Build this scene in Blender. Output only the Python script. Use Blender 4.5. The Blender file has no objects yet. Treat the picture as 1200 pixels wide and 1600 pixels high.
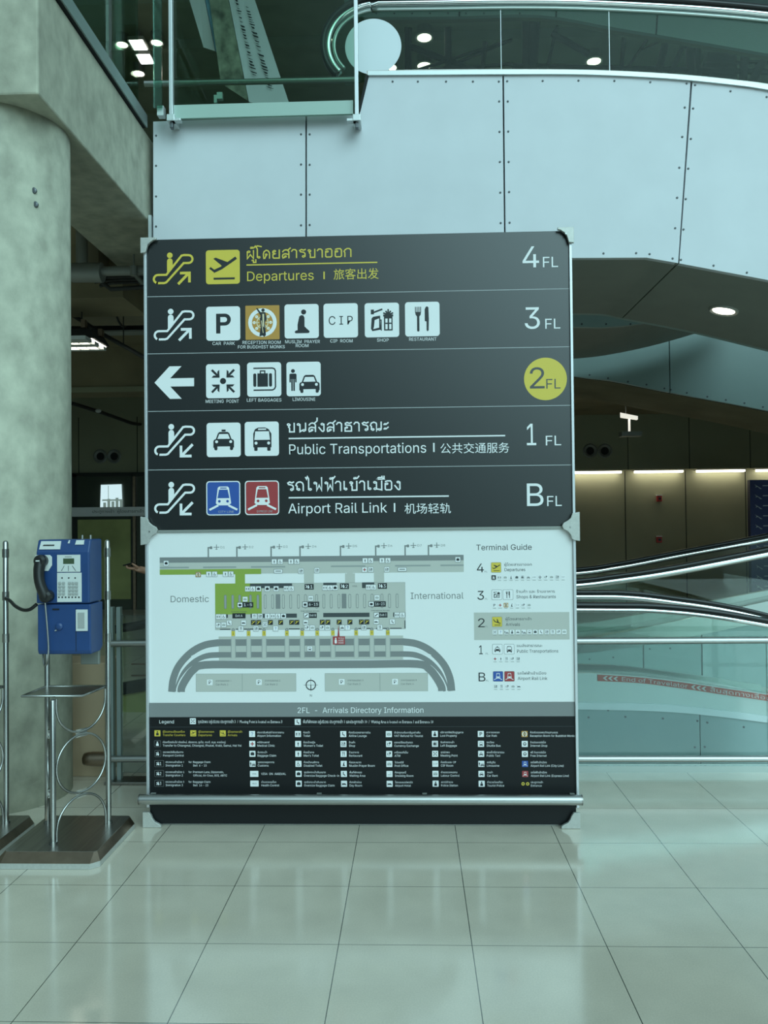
import bpy, bmesh, math, random
from mathutils import Vector, Matrix
from mathutils.geometry import tessellate_polygon
random.seed(7)
SC = bpy.context.scene
COL = SC.collection

# ------------------------------------------------------------------ camera
FPX, PIT, YAW, ROL, EYE = 1294.3, 0.0152, 0.0338, -0.0099, 1.576
_cy, _sy, _cp, _sp = math.cos(YAW), math.sin(YAW), math.cos(PIT), math.sin(PIT)
FWD = Vector((-_sy*_cp, _cy*_cp, _sp))
_r0 = Vector((_cy, _sy, 0)); _u0 = _r0.cross(FWD)
RGT = math.cos(ROL)*_r0 + math.sin(ROL)*_u0
UPV = -math.sin(ROL)*_r0 + math.cos(ROL)*_u0
POS = Vector((0, 0, EYE))
cam = bpy.data.cameras.new('camera'); camo = bpy.data.objects.new('camera', cam); COL.objects.link(camo)
cam.sensor_fit = 'VERTICAL'; cam.sensor_height = 24; cam.lens = FPX*24/1600; cam.clip_end = 200
m = Matrix((RGT, UPV, -FWD)).transposed().to_4x4(); m.translation = POS
camo.matrix_world = m; SC.camera = camo

# ------------------------------------------------------------------ light
SC.view_settings.view_transform = 'Standard'; SC.view_settings.look = 'None'
SC.view_settings.exposure = 0.0; SC.view_settings.gamma = 1.0; SC.view_settings.use_curve_mapping = False
wd = bpy.data.worlds.new('daylight'); SC.world = wd; wd.use_nodes = True
nt = wd.node_tree; bg = nt.nodes['Background']
# daylight of the open hall behind the viewer: dim towards the far floor, brighter above, brightest at the glazing up to the right
SKY_COL, SKY_BASE, SKY_LOW, SKY_WIN = (.575, .91, .96), .50, .30, 4.4
tc = nt.nodes.new('ShaderNodeTexCoord'); sx_ = nt.nodes.new('ShaderNodeSeparateXYZ'); nt.links.new(tc.outputs['Generated'], sx_.inputs[0])
def wrange(src, a, b, c, d):
    n = nt.nodes.new('ShaderNodeMapRange'); n.interpolation_type = 'SMOOTHSTEP'
    for k, v in enumerate((a, b, c, d)): n.inputs[k+1].default_value = v
    nt.links.new(src, n.inputs[0]); return n.outputs[0]
def wdot(v):
    n = nt.nodes.new('ShaderNodeVectorMath'); n.operation = 'DOT_PRODUCT'; n.inputs[1].default_value = Vector(v).normalized()
    nt.links.new(tc.outputs['Generated'], n.inputs[0]); return n.outputs['Value']
def wmath(op, a, b):
    n = nt.nodes.new('ShaderNodeMath'); n.operation = op
    for k, v in enumerate((a, b)):
        if isinstance(v, (int, float)): n.inputs[k].default_value = v
        else: nt.links.new(v, n.inputs[k])
    return n.outputs[0]
low = wrange(sx_.outputs['Z'], -.05, .42, SKY_LOW, 1.0)
side = wrange(wdot((.8, -.3, .5)), -.5, 1.0, .5, 1.3)
win = wrange(wdot((.40, -.78, .50)), .82, 1.0, 0, SKY_WIN)
nt.links.new(wmath('ADD', wmath('MULTIPLY', wmath('MULTIPLY', low, side), SKY_BASE), win), bg.inputs['Strength'])
bg.inputs['Color'].default_value = (*SKY_COL, 1)

def ray(px, py): return FWD + RGT*((px-600)/FPX) - UPV*((py-800)/FPX)
def at(px, py, d):
    r = ray(px, py); return POS + r*(d/r.y)
def at_z(px, py, z):
    r = ray(px, py); return POS + r*((z-EYE)/r.z)
def at_x(px, py, x):
    r = ray(px, py); return POS + r*(x/r.x)

# ------------------------------------------------------------------ materials
M = {}
def mat(name, col, rough=0.5, metal=0.0, spec=0.5, noise=None, bump=None, emit=None, coat=0.0, aniso=None):
    m = bpy.data.materials.new(name); m.use_nodes = True; n = m.node_tree.nodes; l = m.node_tree.links
    b = n['Principled BSDF']
    b.inputs['Base Color'].default_value = (*col, 1); b.inputs['Roughness'].default_value = rough
    b.inputs['Metallic'].default_value = metal; b.inputs['Specular IOR Level'].default_value = spec
    b.inputs['Coat Weight'].default_value = coat; b.inputs['Coat Roughness'].default_value = 0.08
    if emit:
        b.inputs['Emission Color'].default_value = (*emit[0], 1); b.inputs['Emission Strength'].default_value = emit[1]
    if noise:                                  # (scale, amount, detail, stretch)
        t = n.new('ShaderNodeTexCoord'); mp = n.new('ShaderNodeMapping'); nz = n.new('ShaderNodeTexNoise')
        mp.inputs['Scale'].default_value = noise[3] if len(noise) > 3 else (1, 1, 1)
        nz.inputs['Scale'].default_value = noise[0]; nz.inputs['Detail'].default_value = noise[2] if len(noise) > 2 else 4
        r = n.new('ShaderNodeMapRange'); r.inputs[1].default_value = 0.3; r.inputs[2].default_value = 0.7
        r.inputs[3].default_value = 1-noise[1]; r.inputs[4].default_value = 1+noise[1]
        mx = n.new('ShaderNodeMix'); mx.data_type = 'RGBA'; mx.blend_type = 'MULTIPLY'; mx.inputs[0].default_value = 1
        mx.inputs[6].default_value = (*col, 1)
        l.new(t.outputs['Object'], mp.inputs[0]); l.new(mp.outputs[0], nz.inputs['Vector']); l.new(nz.outputs[0], r.inputs[0])
        l.new(r.outputs[0], mx.inputs[7]); l.new(mx.outputs[2], b.inputs['Base Color'])
        if bump:
            bp = n.new('ShaderNodeBump'); bp.inputs['Strength'].default_value = bump; bp.inputs['Distance'].default_value = 0.02
            l.new(nz.outputs[0], bp.inputs['Height']); l.new(bp.outputs[0], b.inputs['Normal'])
    M[name] = m; return m
def glass(name, tint, refl=1.0, rough=0.0):
    m = bpy.data.materials.new(name); m.use_nodes = True; n = m.node_tree.nodes; l = m.node_tree.links
    n.remove(n['Principled BSDF']); o = n['Material Output']
    tr = n.new('ShaderNodeBsdfTransparent'); tr.inputs[0].default_value = (*tint, 1)
    g = n.new('ShaderNodeBsdfGlossy'); g.inputs['Roughness'].default_value = rough
    f = n.new('ShaderNodeFresnel'); f.inputs[0].default_value = 1.5
    mu = n.new('ShaderNodeMath'); mu.operation = 'MULTIPLY'; mu.inputs[1].default_value = refl; mu.use_clamp = True
    mx = n.new('ShaderNodeMixShader')
    l.new(f.outputs[0], mu.inputs[0]); l.new(mu.outputs[0], mx.inputs[0]); l.new(tr.outputs[0], mx.inputs[1]); l.new(g.outputs[0], mx.inputs[2])
    l.new(mx.outputs[0], o.inputs[0]); M[name] = m; return m
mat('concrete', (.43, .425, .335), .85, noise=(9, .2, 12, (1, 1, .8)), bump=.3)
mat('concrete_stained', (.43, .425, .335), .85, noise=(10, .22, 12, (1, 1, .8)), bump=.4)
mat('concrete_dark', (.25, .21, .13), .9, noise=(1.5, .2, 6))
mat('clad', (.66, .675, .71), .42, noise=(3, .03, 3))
mat('clad_teal_shaded', (.30, .40, .39), .4, noise=(3, .03, 3))  # same cladding as the upper panels, shade darkened into its teal base colour
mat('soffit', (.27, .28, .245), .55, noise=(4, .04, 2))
mat('rivet', (.12, .13, .14), .4, .5)
mat('joint', (.01, .012, .012), .8)
mat('trim', (.62, .66, .66), .3, .35)
mat('glass_channel', (.40, .53, .47), .2)
mat('edge_channel', (.30, .36, .35), .4, .5)
mat('stainless', (.44, .44, .43), .34, 1.0)
mat('stand_steel', (.40, .40, .385), .24, 1.0)
mat('chrome', (.75, .75, .74), .12, 1.0)
mat('steel_dark', (.30, .28, .26), .33, 1.0, noise=(60, .12, 2, (1, .04, 1)))
mat('bronze', (.33, .25, .19), .35, 1.0, noise=(20, .1, 2))
mat('frame', (.60, .61, .63), .35, .6)
mat('bracket', (.50, .50, .47), .45, .4, noise=(80, .06, 2))
mat('sign_black', (.004, .006, .007), .31, spec=.85)
mat('sign_black2', (.006, .007, .008), .5, spec=.3)
mat('board', (.80, .80, .80), .3)
mat('white', (.82, .82, .83), .4)
mat('yellow', (.68, .52, .065), .45)
mat('ink', (.012, .016, .02), .45)
mat('ink_soft', (.07, .085, .09), .5)
mat('ochre', (.50, .26, .05), .45)
mat('tan_line', (.72, .62, .42), .45)
mat('blue_tile', (.03, .09, .36), .4)
mat('red_tile', (.36, .045, .05), .4)
mat('map_dark', (.215, .225, .225), .5)
mat('map_mid', (.31, .33, .32), .5)
mat('map_pale', (.50, .50, .46), .5)
mat('map_line', (.33, .35, .33), .5)
mat('map_green', (.26, .36, .055), .5)
mat('map_strip', (.05, .06, .065), .5)
mat('letter_gray', (.20, .21, .21), .5)
mat('rule', (.42, .44, .45), .5)
mat('phone_blue', (.014, .05, .165), .38, noise=(12, .06, 2))
mat('plate', (.60, .62, .60), .4)
mat('lcd', (.06, .09, .05), .2)
mat('rubber', (.012, .012, .012), .35)
mat('keys', (.35, .36, .35), .4)
mat('skirt', (.42, .47, .44), .28, .75)
mat('tape', (.44, .075, .05), .5)
mat('tape_ink', (.60, .55, .50), .5)
mat('back_wall', (.30, .30, .20), .6, noise=(1.2, .06, 3))
mat('ceiling_dark', (.36, .40, .31), .8, noise=(2, .15, 4))
mat('truss', (.012, .016, .014), .6)
mat('pipe', (.28, .29, .27), .5, .3)
mat('duct', (.22, .19, .13), .7)
mat('cable', (.03, .03, .028), .6)
mat('lamp', (.9, .9, .85), .4, emit=((1, .96, .80), 9.0))
mat('lamp_strip', (.9, .9, .85), .4, emit=((1, .95, .76), 6.5))
mat('lamp_cool', (.9, .9, .9), .4, emit=((.95, 1, .95), 6.0))
mat('lamp_rim', (.6, .6, .56), .3, .4)
mat('lamp_pale', (.85, .85, .8), .5, emit=((1, .97, .85), .8))
mat('navy', (.014, .02, .11), .4)
mat('sticker', (.76, .80, .84), .4)
mat('storefront', (.05, .062, .045), .12, spec=.6)
mat('storefront_frame', (.02, .025, .022), .4)
mat('olive', (.33, .35, .13), .5, noise=(1.2, .35, 3))
mat('tan_stone', (.42, .31, .20), .5, noise=(3, .06, 4))
mat('window_reflection', (.5, .6, .6), .3, emit=((.72, .95, 1.0), .85))
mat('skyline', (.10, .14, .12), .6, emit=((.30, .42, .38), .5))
mat('fire_red', (.45, .03, .03), .4)
mat('poster_white', (.86, .82, .90), .45, noise=(5, .04, 2))
mat('poster_blue', (.22, .42, .62), .4, noise=(6, .3, 3))
mat('poster_dark', (.30, .31, .24), .4, noise=(7, .6, 4))
mat('skin', (.42, .22, .14), .5)
mat('cloth_dark', (.02, .022, .028), .8)
mat('cloth_blue', (.04, .06, .11), .8)
mat('hair', (.012, .01, .009), .5)
mat('backplate', (.22, .235, .215), .4, .3)
glass('glass', (.90, .95, .93), .8)
glass('glass_up', (.68, .80, .73), .2)
glass('glass_guard', (.86, .92, .92), .9)
glass('glass_edge', (.50, .75, .66), 1.3, .15)
# polished floor tiles, 0.5 m, thin dark joints
def floor_mat():
    m = bpy.data.materials.new('floor_tiles'); m.use_nodes = True; n = m.node_tree.nodes; l = m.node_tree.links
    b = n['Principled BSDF']; t = n.new('ShaderNodeTexCoord'); s = n.new('ShaderNodeSeparateXYZ'); l.new(t.outputs['Object'], s.inputs[0])
    def joint(out, off, w):
        a = n.new('ShaderNodeMath'); a.operation = 'ADD'; a.inputs[1].default_value = -off+50; l.new(out, a.inputs[0])
        p = n.new('ShaderNodeMath'); p.operation = 'PINGPONG'; p.inputs[1].default_value = .25; l.new(a.outputs[0], p.inputs[0])
        g = n.new('ShaderNodeMath'); g.operation = 'LESS_THAN'; g.inputs[1].default_value = w; l.new(p.outputs[0], g.inputs[0])
        return g.outputs[0]
    jx = joint(s.outputs[0], -.2927, .0017); jy = joint(s.outputs[1], 3.1289, .0015)
    mm = n.new('ShaderNodeMath'); mm.operation = 'MAXIMUM'; l.new(jx, mm.inputs[0]); l.new(jy, mm.inputs[1])
    nz = n.new('ShaderNodeTexNoise'); nz.inputs['Scale'].default_value = 5; nz.inputs['Detail'].default_value = 5; l.new(t.outputs['Object'], nz.inputs['Vector'])
    r = n.new('ShaderNodeMapRange'); r.inputs[1].default_value = .3; r.inputs[2].default_value = .7; r.inputs[3].default_value = .94; r.inputs[4].default_value = 1.05
    l.new(nz.outputs[0], r.inputs[0])
    nf = n.new('ShaderNodeTexNoise'); nf.inputs['Scale'].default_value = 160; nf.inputs['Detail'].default_value = 2; l.new(t.outputs['Object'], nf.inputs['Vector'])
    r2 = n.new('ShaderNodeMapRange'); r2.inputs[1].default_value = .3; r2.inputs[2].default_value = .7; r2.inputs[3].default_value = .95; r2.inputs[4].default_value = 1.05
    l.new(nf.outputs[0], r2.inputs[0])
    pr = n.new('ShaderNodeMath'); pr.operation = 'MULTIPLY'; l.new(r.outputs[0], pr.inputs[0]); l.new(r2.outputs[0], pr.inputs[1])
    mx = n.new('ShaderNodeMix'); mx.data_type = 'RGBA'; mx.blend_type = 'MULTIPLY'; mx.inputs[0].default_value = 1; mx.inputs[6].default_value = (.65, .58, .475, 1)
    l.new(pr.outputs[0], mx.inputs[7])
    m2 = n.new('ShaderNodeMix'); m2.data_type = 'RGBA'; l.new(mm.outputs[0], m2.inputs[0]); l.new(mx.outputs[2], m2.inputs[6]); m2.inputs[7].default_value = (.07, .075, .065, 1)
    l.new(m2.outputs[2], b.inputs['Base Color'])
    b.inputs['Roughness'].default_value = .13; b.inputs['Specular IOR Level'].default_value = 1.0; b.inputs['IOR'].default_value = 1.8
    M['floor_tiles'] = m
floor_mat()

# ------------------------------------------------------------------ mesh helpers
class MB:
    def __init__(s): s.v = []; s.f = []; s.m = []; s.sm = []; s.mats = []; s.cur = 0
    def mat(s, name):
        if name not in s.mats: s.mats.append(name)
        s.cur = s.mats.index(name); return s
    def add(s, vs, fs, smooth=False):
        b = len(s.v); s.v += [tuple(v) for v in vs]
        for f in fs: s.f.append(tuple(i+b for i in f)); s.m.append(s.cur); s.sm.append(smooth)
        return s
    def box(s, x0, x1, y0, y1, z0, z1):
        v = [(x, y, z) for x in (x0, x1) for y in (y0, y1) for z in (z0, z1)]
        return s.add(v, [(0,1,3,2),(4,6,7,5),(0,4,5,1),(2,3,7,6),(0,2,6,4),(1,5,7,3)])
    def prism(s, poly, y0, y1):                # poly in x,z ; extruded along y
        a = sum(poly[i][0]*poly[(i+1)%len(poly)][1]-poly[(i+1)%len(poly)][0]*poly[i][1] for i in range(len(poly)))
        if a < 0: poly = poly[::-1]
        n = len(poly); v = [(x, y0, z) for x, z in poly]+[(x, y1, z) for x, z in poly]
        t = tessellate_polygon([[Vector((x, z, 0)) for x, z in poly]])
        fs = []
        for q in t:
            A = [poly[i] for i in q]
            ar = (A[1][0]-A[0][0])*(A[2][1]-A[0][1])-(A[2][0]-A[0][0])*(A[1][1]-A[0][1])
            q = q if ar > 0 else q[::-1]
            fs += [tuple(q), tuple(i+n for i in q[::-1])]
        fs += [(i, i+n, (i+1) % n+n, (i+1) % n) for i in range(n)]
        return s.add(v, fs)
    def hull(s, bottom, top):                  # loft between two loops of equal length, capped
        n = len(bottom); return s.add(list(bottom)+list(top), [tuple(range(n))[::-1], tuple(range(n, 2*n))]+[(i, (i+1) % n, (i+1) % n+n, i+n) for i in range(n)])
    def tube(s, pts, r, seg=12, cap=True, rr=None):
        pts = [Vector(p) for p in pts]; n = len(pts); rings = []
        up = None
        for i, p in enumerate(pts):
            t = (pts[min(i+1, n-1)]-pts[max(i-1, 0)]).normalized()
            if up is None: up = t.orthogonal().normalized()
            up = (up-t*up.dot(t)).normalized(); w = t.cross(up); R = rr[i] if rr else r
            rings.append([p+up*math.cos(2*math.pi*k/seg)*R+w*math.sin(2*math.pi*k/seg)*R for k in range(seg)])
        v = [q for g in rings for q in g]
        f = [(i*seg+k, i*seg+(k+1) % seg, (i+1)*seg+(k+1) % seg, (i+1)*seg+k) for i in range(n-1) for k in range(seg)]
        s.add(v, f, True)
        if cap: s.add(rings[0], [tuple(range(seg))[::-1]]); s.add(rings[-1], [tuple(range(seg))])
        return s
    def cyl(s, a, b, r, seg=20): return s.tube([a, b], r, seg)
    def sweep(s, path, y0, y1, t0, t1, smooth=False):   # path in x,z ; band between perpendicular offsets t0,t1
        n = len(path); L = []; U = []
        for i in range(n):
            a = path[max(i-1, 0)]; b = path[min(i+1, n-1)]; dx, dz = b[0]-a[0], b[1]-a[1]; q = math.hypot(dx, dz) or 1
            nx, nz = -dz/q, dx/q
            L.append((path[i][0]+nx*t0, path[i][1]+nz*t0)); U.append((path[i][0]+nx*t1, path[i][1]+nz*t1))
        v = []
        for i in range(n): v += [(L[i][0], y0, L[i][1]), (U[i][0], y0, U[i][1]), (U[i][0], y1, U[i][1]), (L[i][0], y1, L[i][1])]
        f = [(i*4+k, (i+1)*4+k, (i+1)*4+(k+1) % 4, i*4+(k+1) % 4) for i in range(n-1) for k in range(4)]
        f += [(0, 1, 2, 3), ((n-1)*4+3, (n-1)*4+2, (n-1)*4+1, (n-1)*4)]
        return s.add(v, f, smooth)
    def band(s, lo, hi, y0, y1):               # solid between two x,z polylines of equal count
        n = len(lo); v = []
        for i in range(n): v += [(lo[i][0], y0, lo[i][1]), (hi[i][0], y0, hi[i][1]), (hi[i][0], y1, hi[i][1]), (lo[i][0], y1, lo[i][1])]
        f = [(i*4+k, (i+1)*4+k, (i+1)*4+(k+1) % 4, i*4+(k+1) % 4) for i in range(n-1) for k in range(4)]
        f += [(0, 1, 2, 3), ((n-1)*4+3, (n-1)*4+2, (n-1)*4+1, (n-1)*4)]
        return s.add(v, f)
    def ball(s, c, r, sc=(1, 1, 1), u=16, w=10):
        v = []; f = []
        for i in range(w+1):
            th = math.pi*i/w
            for k in range(u):
                ph = 2*math.pi*k/u; v.append((c[0]+r*sc[0]*math.sin(th)*math.cos(ph), c[1]+r*sc[1]*math.sin(th)*math.sin(ph), c[2]+r*sc[2]*math.cos(th)))
        for i in range(w):
            for k in range(u): f.append((i*u+k, (i+1)*u+k, (i+1)*u+(k+1) % u, i*u+(k+1) % u))
        return s.add(v, f, True)
    def lathe(s, c, prof, axis='z', seg=28, cap=True):   # prof: (radius, offset along axis)
        v = []; f = []
        for r, h in prof:
            for k in range(seg):
                a = 2*math.pi*k/seg; p = (r*math.cos(a), r*math.sin(a), h)
                if axis == 'y': p = (p[0], p[2], p[1])
                v.append((c[0]+p[0], c[1]+p[1], c[2]+p[2]))
        n = len(prof)
        for i in range(n-1):
            for k in range(seg): f.append((i*seg+k, i*seg+(k+1) % seg, (i+1)*seg+(k+1) % seg, (i+1)*seg+k))
        if cap: f += [tuple(range(seg))[::-1], tuple(range((n-1)*seg, n*seg))]
        return s.add(v, f, False)
ROOT = {}
def root_off(o):
    while o.parent: o = o.parent
    return o.location.copy()
def obj(name, mb, mats=None, parent=None, bevel=0, seg=2, pivot=None, recalc=True):
    me = bpy.data.meshes.new(name)
    if mats and not mb.mats: mb.mats = [mats] if isinstance(mats, str) else list(mats)
    off = root_off(parent) if parent else Vector((0, 0, 0))
    if not parent:
        xs = [v[0] for v in mb.v]; ys = [v[1] for v in mb.v]; zs = [v[2] for v in mb.v]
        off = Vector(((min(xs)+max(xs))/2, (min(ys)+max(ys))/2, min(zs))) if pivot is None else Vector(pivot)
    me.from_pydata([(v[0]-off.x, v[1]-off.y, v[2]-off.z) for v in mb.v], [], mb.f)
    for n in mb.mats: me.materials.append(M[n])
    for p, mi, sm in zip(me.polygons, mb.m, mb.sm): p.material_index = mi; p.use_smooth = sm
    if recalc:
        bm = bmesh.new(); bm.from_mesh(me); bmesh.ops.recalc_face_normals(bm, faces=bm.faces); bm.to_mesh(me); bm.free()
    o = bpy.data.objects.new(name, me); COL.objects.link(o)
    if parent: o.parent = parent
    else: o.location = off
    if bevel:
        b = o.modifiers.new('bevel', 'BEVEL'); b.width = bevel; b.segments = seg; b.limit_method = 'ANGLE'; b.angle_limit = .7
    return o
def tag(o, label, cat, group=None):
    o['label'] = label; o['category'] = cat
    if group: o['group'] = group
    return o
def thing(name, label, cat, loc, group=None):
    o = bpy.data.objects.new(name, None); COL.objects.link(o); o.location = loc; o.empty_display_size = .1
    return tag(o, label, cat, group)
def struct(o): o['kind'] = 'structure'; return o
def copy_tree(o, parent=None):
    c = o.copy(); COL.objects.link(c); c.parent = parent
    for ch in [q for q in SC.objects if q.parent == o]: copy_tree(ch, c)
    return c
def catmull(p, n=8):
    out = []
    for i in range(len(p)-1):
        a = p[max(i-1, 0)]; b = p[i]; c = p[i+1]; d = p[min(i+2, len(p)-1)]
        for k in range(n):
            t = k/n
            out.append(tuple(.5*(2*b[j]+(c[j]-a[j])*t+(2*a[j]-5*b[j]+4*c[j]-d[j])*t*t+(3*b[j]-a[j]-3*c[j]+d[j])*t**3) for j in range(len(b))))
    out.append(tuple(p[-1])); return out
def curve_xz(pts, d, n=8):                     # photograph points laid on the vertical plane y = d
    w = [at(x, y, d) for x, y in pts]; return catmull([(q.x, q.z) for q in w], n)
def lerp_path(path, x):
    for a, b in zip(path, path[1:]):
        if a[0] <= x <= b[0]: return a[1]+(b[1]-a[1])*(x-a[0])/max(b[0]-a[0], 1e-9)
    return path[0][1] if x < path[0][0] else path[-1][1]
def arc(cx, cy, r, a0, a1, n=12): return [(cx+r*math.cos(math.radians(a0+(a1-a0)*i/n)), cy+r*math.sin(math.radians(a0+(a1-a0)*i/n))) for i in range(n+1)]
# ================================================================== setting
f = MB().mat('floor_tiles').add([(-9, -7, 0), (9.4, -7, 0), (9.4, 16.4, 0), (-9, 16.4, 0), (-9, -7, -.2), (9.4, -7, -.2), (9.4, 16.4, -.2), (-9, 16.4, -.2)],
    [(0, 1, 2, 3), (7, 6, 5, 4), (0, 4, 5, 1), (1, 5, 6, 2), (2, 6, 7, 3), (3, 7, 4, 0)])
struct(obj('floor', f, pivot=(0, 0, 0)))
WY = 6.3
def px_poly(pts, d): return [(q.x, q.z) for q in (at(x, y, d) for x, y in pts)]
# --- upper cladding: four riveted panels with open joints over a dark backing
wall = bpy.data.objects.new('wall_back_upper', None); COL.objects.link(wall); wall.location = at(565, 402, WY); struct(wall)
mid = lambda x: 402.8-.0115*(x-897)
top3 = [(787.5, 118.6), (850, 117.3), (915, 118), (980, 120.5), (1040, 124), (1079, 127.3)]
top4 = [(1082, 127.6), (1140, 134), (1200, 142), (1270, 154), (1340, 168), (1480, 200), (1900, 300), (2420, 425)]  # last points lengthen the bridge out of view to shut off light
panels = [
    [(239.5, 190), (477, 181.5), (477, 407), (239.5, 407)],
    [(479.5, 181.4), (562, 178), (564, 171), (576, 121), (576, 119), (785, 118.5), (788, 404), (479.5, 407)],
    top3+[(1059.5, 411), (1010, 402.5), (897, 403), (790.5, 404)],
    top4+[(2420, 745), (1900, 616), (1480, 506), (1340, 471), (1200, 437.5), (1061.5, 411.5)],
]
rivs = [[(244, y) for y in (212, 259, 307, 354)]+[(470.5, y) for y in (210, 257, 304, 352)],
    [(484, y) for y in (210, 257.5, 304, 351.5)]+[(x, 127.5) for x in (613.5, 653, 697, 739, 779.5)]+[(780+i*.6, y) for i, y in enumerate((158.5, 206, 253, 301, 348.5))],
    [(792.5, 127)]+[(793.5+i*.7, y) for i, y in enumerate((158.5, 205.5, 253, 300, 348))]+[(848, 126.5), (904, 126), (960, 126.5), (1016, 128.5), (1073, 130.5), (1070, 168), (1066, 214), (1061.5, 262), (1058, 309), (1055, 356.5), (943, 396), (994, 395.5), (1015, 397), (1051, 404)],
    [(1086, 133), (1141.5, 142.5), (1198, 151.5), (1083, 169.5), (1079.5, 217), (1075.5, 263.5), (1071.5, 311), (1068, 358.5), (1064, 406), (1115, 415), (1167, 426)]]
for k, p in enumerate(panels):
    b = MB().mat('clad').prism(px_poly(p, WY), WY, WY+.05).mat('rivet')
    for x, y in rivs[k]:
        q = at(x, y, WY); b.lathe((q.x, WY, q.z), [(.008, .002), (.008, -.003), (.004, -.006)], 'y', 10)
    obj('cladding_panel', b, parent=wall)
back = MB().mat('joint')
back.prism(px_poly([(240, 194), (565, 182), (578, 124), (787, 122), (900, 121), (1080, 131), (1200, 146), (1340, 172), (1480, 204), (2420, 430), (2420, 738), (1480, 500), (1340, 466), (1200, 433), (1060, 407), (1010, 398), (240, 402)], WY+.05), WY+.051, WY+.09)
obj('backing', back, parent=wall)
tr = MB().mat('trim')
cap = curve_xz([(575, 117), (680, 116.3), (787, 115.6), (915, 116), (1040, 122), (1140, 131.5), (1200, 140), (1340, 166), (1480, 198)], WY)
tr.sweep(cap, WY-.02, WY+.12, -.012, .02)
tr.mat('joint').prism(px_poly([(563, 173), (576, 119), (572, 119), (560, 173)], WY), WY-.012, WY+.02)
obj('edge_trim', tr, parent=wall)
# deep riveted edge strip left of the panels
e = MB().mat('trim'); a = at(231.5, 336, WY); c = at(236.5, 372, WY); e.box(a.x, c.x, WY, WY+.06, c.z-.3, a.z)
struct(obj('trim_1', e))
# --- underside of the bridge, two boards with an open joint
sof = curve_xz([(240, 407), (700, 404.5), (897, 403), (1010, 402.5), (1060, 411), (1200, 437.5), (1340, 471), (1480, 506), (1900, 616), (2420, 745)], WY, 6)  # unseen far right end added to keep light from spilling behind
def soffit_z(x): return lerp_path(sof, x)
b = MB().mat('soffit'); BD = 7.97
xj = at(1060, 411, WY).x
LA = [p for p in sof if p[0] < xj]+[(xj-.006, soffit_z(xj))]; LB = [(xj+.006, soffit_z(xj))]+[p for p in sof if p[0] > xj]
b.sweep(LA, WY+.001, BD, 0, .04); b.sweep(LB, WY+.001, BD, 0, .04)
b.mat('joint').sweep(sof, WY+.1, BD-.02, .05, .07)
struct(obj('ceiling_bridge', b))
b = MB().mat('clad_teal_shaded'); sR = [p for p in sof if p[0] > -.5]; b.band([(p[0], p[1]) for p in sR], [(p[0], p[1]+2.1) for p in sR], BD+.001, BD+.06); struct(obj('wall_bridge_light_block', b))  # rear cladding raised, unseen, to block light from the bridges behind
# --- second bridge, rising to the right, and a third, falling, behind it
s2 = curve_xz([(700, 512), (897, 511), (950, 511), (1015, 503), (1110, 482), (1250, 440)], 9.0, 5)
b = MB().mat('clad_teal_shaded').band(s2, [(x, z+.9) for x, z in s2], 9.0, 9.06)
b.mat('rivet')
for x in (909, 947, 985): q = at(x, 506.5, 9.0); b.lathe((q.x, 9.0, q.z), [(.011, .002), (.011, -.004)], 'y', 8)
b.mat('soffit').sweep(s2, 9.06, 10.7, 0, .05)
struct(obj('trim_2', b))
s3 = curve_xz([(700, 560), (897, 588), (960, 596), (1045, 613), (1200, 642), (1330, 672)], 11.0, 5)
b = MB().mat('clad_teal_shaded')
xj3 = at(1047, 613, 11.0).x
for lo in ([p for p in s3 if p[0] < xj3]+[(xj3-.006, lerp_path(s3, xj3))], [(xj3+.006, lerp_path(s3, xj3))]+[p for p in s3 if p[0] > xj3]):
    b.band(lo, [(x, 4.6) for x, z in lo], 11.0, 11.05)
b.mat('rivet')
for x, y in ((921, 588), (950, 593), (981, 598.5), (1010, 603), (1038, 609), (1048, 611), (1073, 616), (1105, 622), (1134, 627), (1163, 632), (1192, 638)):
    q = at(x, y-2, 11.0); b.lathe((q.x, 11.0, q.z), [(.013, .002), (.013, -.005)], 'y', 8)
b.mat('joint').band(s3, [(x, 4.5) for x, z in s3], 11.06, 11.08)
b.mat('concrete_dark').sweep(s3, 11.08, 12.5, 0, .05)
struct(obj('trim_3', b))
# --- rear wall under the upper floor, with a lit ledge, and the ceiling over it
BW = 16.0
zc = at(990, 650, BW).z; zs = at(1000, 735, BW).z
b = MB().mat('back_wall').box(-7, 9, BW-.25, BW+.2, zs, 4.6)                       # upper part stands proud, the lamps sit under it
b.box(-7, 9, BW, BW+.2, 0, zs-.001)
b.mat('joint')
for x in (981, 1077, 1172): q = at(x, 700, BW-.25); b.box(q.x-.006, q.x+.006, BW-.253, BW-.249, zs, 4.4); b.box(q.x-.007, q.x+.007, BW-.004, BW+.001, 0, zs-.01)
for x in (123, 214.5): q = at(x, 700, BW-.25); b.box(q.x-.007, q.x+.007, BW-.253, BW-.249, at(120, 742, BW).z, 3.7)
struct(obj('wall_back', b))
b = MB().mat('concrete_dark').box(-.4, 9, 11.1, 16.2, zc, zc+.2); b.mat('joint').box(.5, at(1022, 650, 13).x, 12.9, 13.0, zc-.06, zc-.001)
struct(obj('ceiling_rear', b))
b = MB().mat('back_wall').box(-7.2, -7, 3.6, 26, 0, 9); struct(obj('wall_left', b))
b = MB().mat('back_wall').box(9, 9.2, 5.0, 26, 0, 9); struct(obj('wall_right', b))
b = MB().mat('back_wall').box(-7, 9, 26, 26.2, 4, 9); struct(obj('wall_back_far', b))
b = MB().mat('ceiling_dark').box(-7.2, 9.2, 6.6, 26.2, 9.0, 9.2)
for i in range(14): b.box(-7.2, 9.2, 8.0+i*1.1, 8.12+i*1.1, 8.86, 9.0)
struct(obj('ceiling_hall', b))
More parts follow.
